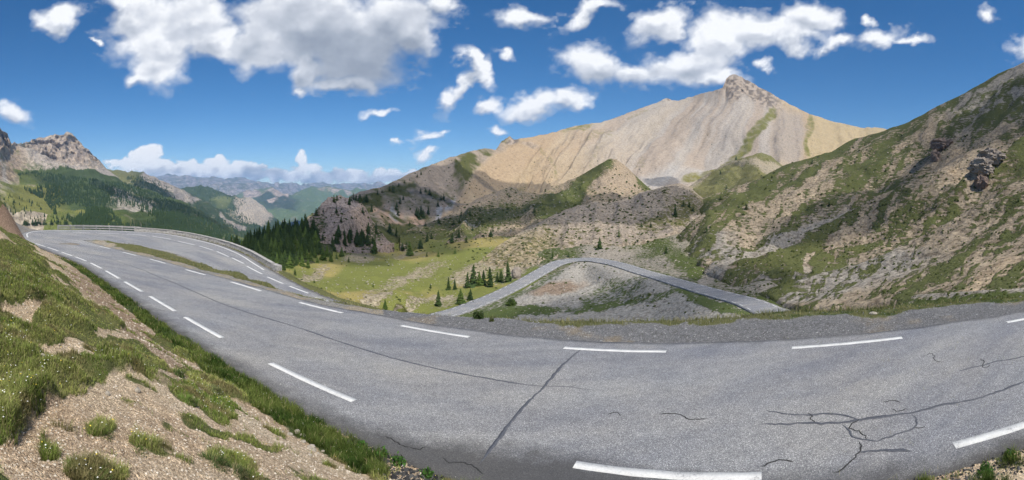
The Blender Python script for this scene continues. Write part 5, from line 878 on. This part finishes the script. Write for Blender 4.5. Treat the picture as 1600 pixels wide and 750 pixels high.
# ------------------------------------------------------------------ grass, gravel and plants near the viewer
tg = NT('grass_blades'); col_ = tg.attr('tint'); d = tg.n('BsdfDiffuse'); tl = tg.n('BsdfTranslucent'); m = tg.n('MixShader'); tg.l(col_, d.inputs[0]); tg.l(col_, tl.inputs[0]); m.inputs[0].default_value = .35; tg.l(d.outputs[0], m.inputs[1]); tg.l(tl.outputs[0], m.inputs[2]); tg.l(m.outputs[0], tg.out.inputs[0]); GRASS = tg.m
def blades(P, h, w, tint, seed=0, spread=.5):
    """P (n,3) roots; one bent two-triangle-and-tip blade each"""
    r = np.random.default_rng(seed); n = len(P); a = r.random(n)*6.283; l = r.normal(size=n)*spread+.25; dx_, dy_ = np.cos(a), np.sin(a); fx, fy = -dy_, dx_
    def pt(u, side, k): return np.stack([P[:, 0]+dx_*l*h*k+fx*side*w, P[:, 1]+dy_*l*h*k+fy*side*w, P[:, 2]+h*u], -1)
    V = np.stack([pt(-.1, -.5, 0), pt(-.1, .5, 0), pt(.6, .35, .35), pt(.6, -.35, .35), pt(.95, 0, 1.0)], 1); b = np.arange(n)*5
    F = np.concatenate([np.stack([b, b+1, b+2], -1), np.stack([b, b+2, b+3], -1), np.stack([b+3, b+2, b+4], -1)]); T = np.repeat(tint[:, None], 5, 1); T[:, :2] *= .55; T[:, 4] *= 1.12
    return V.reshape(-1, 3), F, np.clip(T.reshape(-1, 3), 0, 1)
NR, NC = A_.shape; Vg = VN.reshape(NR, NC, 3); covg = cov.reshape(NR, NC); camg = camside.reshape(NR, NC); stripg = strip_w.reshape(NR, NC); gmg = gm.reshape(NR, NC)
PXg, PYg = PX.reshape(NR, NC), PY.reshape(NR, NC)
def sample_ground(mask_w, n, seed):
    r = np.random.default_rng(seed); w = np.where((PXg > -25) & (PXg < 1625) & (PYg < 775), mask_w, 0)[:-1, :-1].ravel(); idx = r.choice(len(w), n, p=w/w.sum()); i, j = idx//(NC-1), idx % (NC-1); u, v = r.random(n)[:, None], r.random(n)[:, None]
    P = (Vg[i, j]*(1-u)*(1-v)+Vg[i+1, j]*u*(1-v)+Vg[i, j+1]*(1-u)*v+Vg[i+1, j+1]*u*v); return P, i, j, r
def grasstint(P, r, lush):
    f = fbm(p3(P[:, 0]*1.6, P[:, 1]*1.6), 4, 501); a = cmix(const(len(P), (.14, .21, .04)), const(len(P), (.36, .38, .12)), np.clip(f*2.2-.6, 0, 1)); bz_ = smooth(.58, .7, fbm(p3(P[:, 0]*2.3, P[:, 1]*2.3), 3, 503)); a = cmix(a, const(len(P), (.24, .19, .10)), bz_*.75); dry = r.random(len(P)) < np.where(lush, .04, .2); a = np.where(dry[:, None], const(len(P), (.36, .31, .16)), a)
    return np.where(lush[:, None] & ~dry[:, None], cmix(const(len(P), (.055, .095, .022)), const(len(P), (.15, .19, .05)), np.clip(f*2.4-.7, 0, 1)), a)*(.6+.8*r.random(len(P)))[:, None]
tus_g = (smooth(.3, .62, tus)).reshape(NR, NC)
fineg = fbm(p3(X*5, Y*5), 3, 521).reshape(NR, NC)-.5; wgt = camg*smooth(.3, .85, covg+fineg*1.3)*(.35+tus_g)*(Vg[..., 2] > -99); wgt = wgt*np.where(np.hypot(Vg[..., 0], Vg[..., 1]) > 1.5, 1, 0)*np.clip(PYg/420, .5, 2.2)
P, i, j, r = sample_ground(wgt, 190000, 3); dist = np.hypot(P[:, 0], P[:, 1]); lush = stripg[i, j] > .4
h = np.where(lush, (.04+.12*r.random(len(P)))*(.45+1.1*fbm(p3(P[:, 0]*2.2, P[:, 1]*2.2), 3, 504)), (.018+.045*r.random(len(P))**2)*(.6+1.0*tus_g[i, j])); w = np.clip(.0011*dist, .004, .03)*(.8+.6*r.random(len(P)))
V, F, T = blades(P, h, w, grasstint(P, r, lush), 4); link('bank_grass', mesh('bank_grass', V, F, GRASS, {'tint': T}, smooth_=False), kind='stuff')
other = (~camg)*smooth(.35, .62, covg)*(np.hypot(Vg[..., 0], Vg[..., 1]) < 62); other = other*np.where(PYg > 360, 1, 0)
P, i, j, r = sample_ground(other, 46000, 5); dist = np.hypot(P[:, 0], P[:, 1]); f = fbm(p3(P[:, 0]*.8, P[:, 1]*.8), 3, 511)
t = cmix(const(len(P), (.13, .15, .045)), const(len(P), (.34, .31, .15)), np.clip(f*2-.5+(r.random(len(P))-.5)*.8, 0, 1)); V, F, T = blades(P, (.06+.16*r.random(len(P))**2), np.clip(.0011*dist, .006, .05), t, 6, .7)
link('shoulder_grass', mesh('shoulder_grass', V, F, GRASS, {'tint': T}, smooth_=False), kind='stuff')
def stones(name, P, s, mat, r, tint):
    k = np.array([(1, 0, 0), (0, 1, 0), (-1, 0, 0), (0, -1, 0), (0, 0, .7), (.5, .5, .45), (0, 0, -.6)]); n = len(P); V = k[None]*(.6+.7*r.random((n, 7, 3)))*s[:, None, None]*.5+P[:, None]; a = r.random(n)*6.28
    F = np.array([(0, 5, 4), (5, 1, 4), (1, 2, 4), (2, 3, 4), (3, 0, 4), (0, 1, 5), (1, 0, 6), (2, 1, 6), (3, 2, 6), (0, 3, 6)]); F = (F[None]+(np.arange(n)*7)[:, None, None]).reshape(-1, 3)
    link(name, mesh(name, V.reshape(-1, 3), F, mat, {'tint': np.repeat(tint, 7, 0)}, smooth_=False), kind='stuff')
tst = NT('gravel_stone'); q = tst.pos(); tst.bsdf(tst.mix(1.0, tst.attr('tint'), tst.ramp(tst.noise(q, 70, 3), [(.3, (.8, .8, .8)), (.7, (1.15, 1.15, 1.15))]), 'MULTIPLY'), .9, None, .15); STONE = tst.m
gw = camg*(1-smooth(.25, .55, covg))*(np.hypot(Vg[..., 0], Vg[..., 1]) < 40)*(Vg[..., 2] > -99)*np.clip(PYg/450, .3, 2)
P, i, j, r = sample_ground(gw, 15000, 7); tint = cmix(const(len(P), (.33, .27, .205)), const(len(P), (.60, .54, .45)), r.random(len(P))**1.6); dist = np.hypot(P[:, 0], P[:, 1]); stones('bank_gravel', P, (.006+.035*r.random(len(P))**7)*np.clip(dist/5, .8, 3), STONE, r, tint)
sw = (~camg)*(~ins.reshape(NR, NC))*(np.hypot(Vg[..., 0], Vg[..., 1]) < 42)*(PYg > 380)*(1-.7*smooth(.3, .6, covg)); sw = sw*smooth(3.5, 1.5, shd.reshape(NR, NC))
P, i, j, r = sample_ground(sw, 15000, 9); tint = cmix(const(len(P), (.12, .122, .13)), const(len(P), (.38, .375, .37)), r.random(len(P))**1.8); stones('shoulder_gravel', P, (.014+.055*r.random(len(P))**4), STONE, r, tint)
# rubble of broken asphalt at the near edge, and the weeds in it
ew = np.where(camg & (PXg > 560) & (PXg < 1600), smooth(.9, .2, dline.reshape(NR, NC)), 0)
P, i, j, r = sample_ground(ew, 2600, 11); tint = cmix(const(len(P), (.03, .03, .03)), const(len(P), (.17, .165, .16)), r.random(len(P))**2); stones('asphalt_crumbs', P, (.012+.05*r.random(len(P))**3), STONE, r, tint)
def tuft(name, x, y, wpx, hh, n, label, seed, dark=1.0, tint=(.10, .14, .04), cat='grass tuft'):
    h = cast(x, y, ['ground']); p = h[0]; d = math.hypot(p.x, p.y); R2 = wpx/RAD*d/2; r = np.random.default_rng(seed); a = r.random(n)*6.283; q = np.sqrt(r.random(n))*R2*(.75+.5*fbm(p3(np.cos(a)*1.5+seed, np.sin(a)*1.5), 3, seed)); dome = np.sqrt(np.clip(1-(q/R2/1.1)**2, 0, 1))
    P = np.stack([np.cos(a)*q, np.sin(a)*q*.8, np.zeros(n)], -1); P[:, 2] = -.03+dome*hh*.25*r.random(n); T = cmix(const(n, tint), const(n, tuple(v*1.9 for v in tint)), r.random(n)); T = np.where((r.random(n) < .15)[:, None], const(n, (.33, .28, .15)), T)
    V, F, T = blades(P, hh*(.4+.7*dome)*(.7+.5*r.random(n)), np.full(n, max(.005, .0013*d)), T, seed, .6); o = link(name, mesh(name, V, F, GRASS, {'tint': T}, smooth_=False), label=label, category=cat); o.location = p; return o
tuft('grass_tuft', 150, 676, 58, .05, 900, 'small round tuft of grass alone in the lower left gravel', 1)
tuft('grass_tuft', 290, 628, 44, .08, 700, 'upright grass tuft below the earthy gap in the bank', 2, tint=(.11, .16, .04))
tuft('grass_tuft', 208, 702, 50, .035, 500, 'flat little grass tuft in the gravel below the round one', 3)
tuft('grass_tuft', 332, 722, 62, .05, 800, 'dark mossy plant cushion at the bottom of the gravel bank', 4, tint=(.07, .10, .035))
tuft('grass_tuft', 366, 738, 52, .05, 700, 'mossy cushion touching the dark one on its right', 5, tint=(.075, .10, .04))
tuft('grass_tuft', 132, 742, 90, .06, 1200, 'wide grass tuft at the bottom edge of the gravel', 6)
tuft('grass_tuft', 330, 610, 44, .07, 600, 'grey green grass tuft right of the upright one', 7, tint=(.12, .14, .06))
tuft('grass_tuft', 276, 585, 30, .08, 500, 'narrow dark grass tuft on the lip of the bank above the gravel', 8, tint=(.06, .09, .03))
def leafy(name, x, y, wpx, hpx, n, label, seed, tint, cat='shrub', surf=('ground',), leaf=.16):
    h = cast(x, y, list(surf)); p = h[0]; d = math.hypot(p.x, p.y); R2 = wpx/RAD*d/2; H = hpx/RAD*d; r = np.random.default_rng(seed); u = r.normal(size=(n, 3)); u /= np.linalg.norm(u, axis=1)[:, None]; u[:, 2] = abs(u[:, 2]); rad2 = .45+.6*fbm(u*2+seed, 3, seed)
    C = u*rad2[:, None]*np.array([R2, R2, H])*(r.random(n)**.4)[:, None]; a = r.normal(size=(n, 3)); a /= np.linalg.norm(a, axis=1)[:, None]; b = np.cross(a, r.normal(size=(n, 3))); b /= np.linalg.norm(b, axis=1)[:, None]; s = R2*leaf*(.6+.7*r.random(n))[:, None]
    V = np.stack([C-a*s, C+b*s*.5, C+a*s, C-b*s*.5], 1).reshape(-1, 3); T = cmix(const(n, tint), const(n, tuple(v*2 for v in tint)), r.random(n)); F = np.arange(n*4).reshape(n, 4)
    e = link(name, None, label=label, category=cat); e.location = p; link('leaves', mesh('leaves', V, F, GRASS, {'tint': np.repeat(T, 4, 0)}, smooth_=False), e)
    st = []; sf = []
    for k in range(5):
        aa_ = k*1.26+seed; w_ = R2*.03; q0 = np.array([0, 0, -.02*H]); q1 = np.array([math.cos(aa_)*R2*.4, math.sin(aa_)*R2*.4, H*.7]); b0 = len(st)
        for q_, wq in ((q0, w_), (q1, w_*.4)): st += [q_+np.array([wq*math.cos(t), wq*math.sin(t), 0]) for t in (0, 2.1, 4.2)]
        sf += [(b0+m_, b0+(m_+1) % 3, b0+3+(m_+1) % 3, b0+3+m_) for m_ in range(3)]
    link('stems', mesh('stems', np.array(st), np.array(sf), BARK), e); return e
leafy('shrub', 799, 477, 22, 15, 700, 'round green willow shrub inside the loop of the valley road', 21, (.06, .09, .025), surf=SURF, leaf=.13)
leafy('shrub', 748, 498, 24, 16, 500, 'dark leafy shrub poking up behind the gravel shoulder left of centre', 22, (.035, .055, .018), surf=SURF+['ground'], leaf=.13)
leafy('shrub', 768, 502, 12, 9, 260, 'little reddish green shrub next to the dark one behind the shoulder', 23, (.06, .07, .025), surf=SURF+['ground'], leaf=.16)
for k, (x, y, w, lab) in enumerate(((566, 700, 26, 'broad leaved weed at the road edge, uppermost of the leafy weeds'), (596, 712, 30, 'leafy weed by the crumbled asphalt, second down the road edge'), (622, 724, 34, 'largest leafy weed clump at the crumbled road edge'), (668, 744, 30, 'leafy weed lowest on the verge near the bottom edge'), (1540, 738, 34, 'leafy weed among stones at the bottom right corner'), (1578, 716, 30, 'bright weed clump at the right edge of the picture by the asphalt'))):
    leafy('weed', x, y, w, w*.55, 160, lab, 30+k, (.05, .11, .025), 'weed', ('ground', 'road'), .17)

# broken asphalt flakes where the near edge has crumbled, and little flowers in the turf
P, i, j, r = sample_ground(np.where((PXg > 540) & (PXg < 800) & camg, smooth(.75, .1, dline.reshape(NR, NC)), 0), 420, 21); stones('asphalt_flakes', P, .03+.11*r.random(len(P))**2, STONE, r, cmix(const(len(P), (.022, .022, .024)), const(len(P), (.10, .098, .095)), r.random(len(P))**2))
P, i, j, r = sample_ground(wgt*(PYg > 380), 900, 23); P[:, 2] += .05+.05*r.random(len(P)); k_ = r.random(len(P)) < .7; stones('meadow_flowers', P, .009+.008*r.random(len(P)), STONE, r, np.where(k_[:, None], const(len(P), (.75, .74, .68)), const(len(P), (.75, .58, .08))))
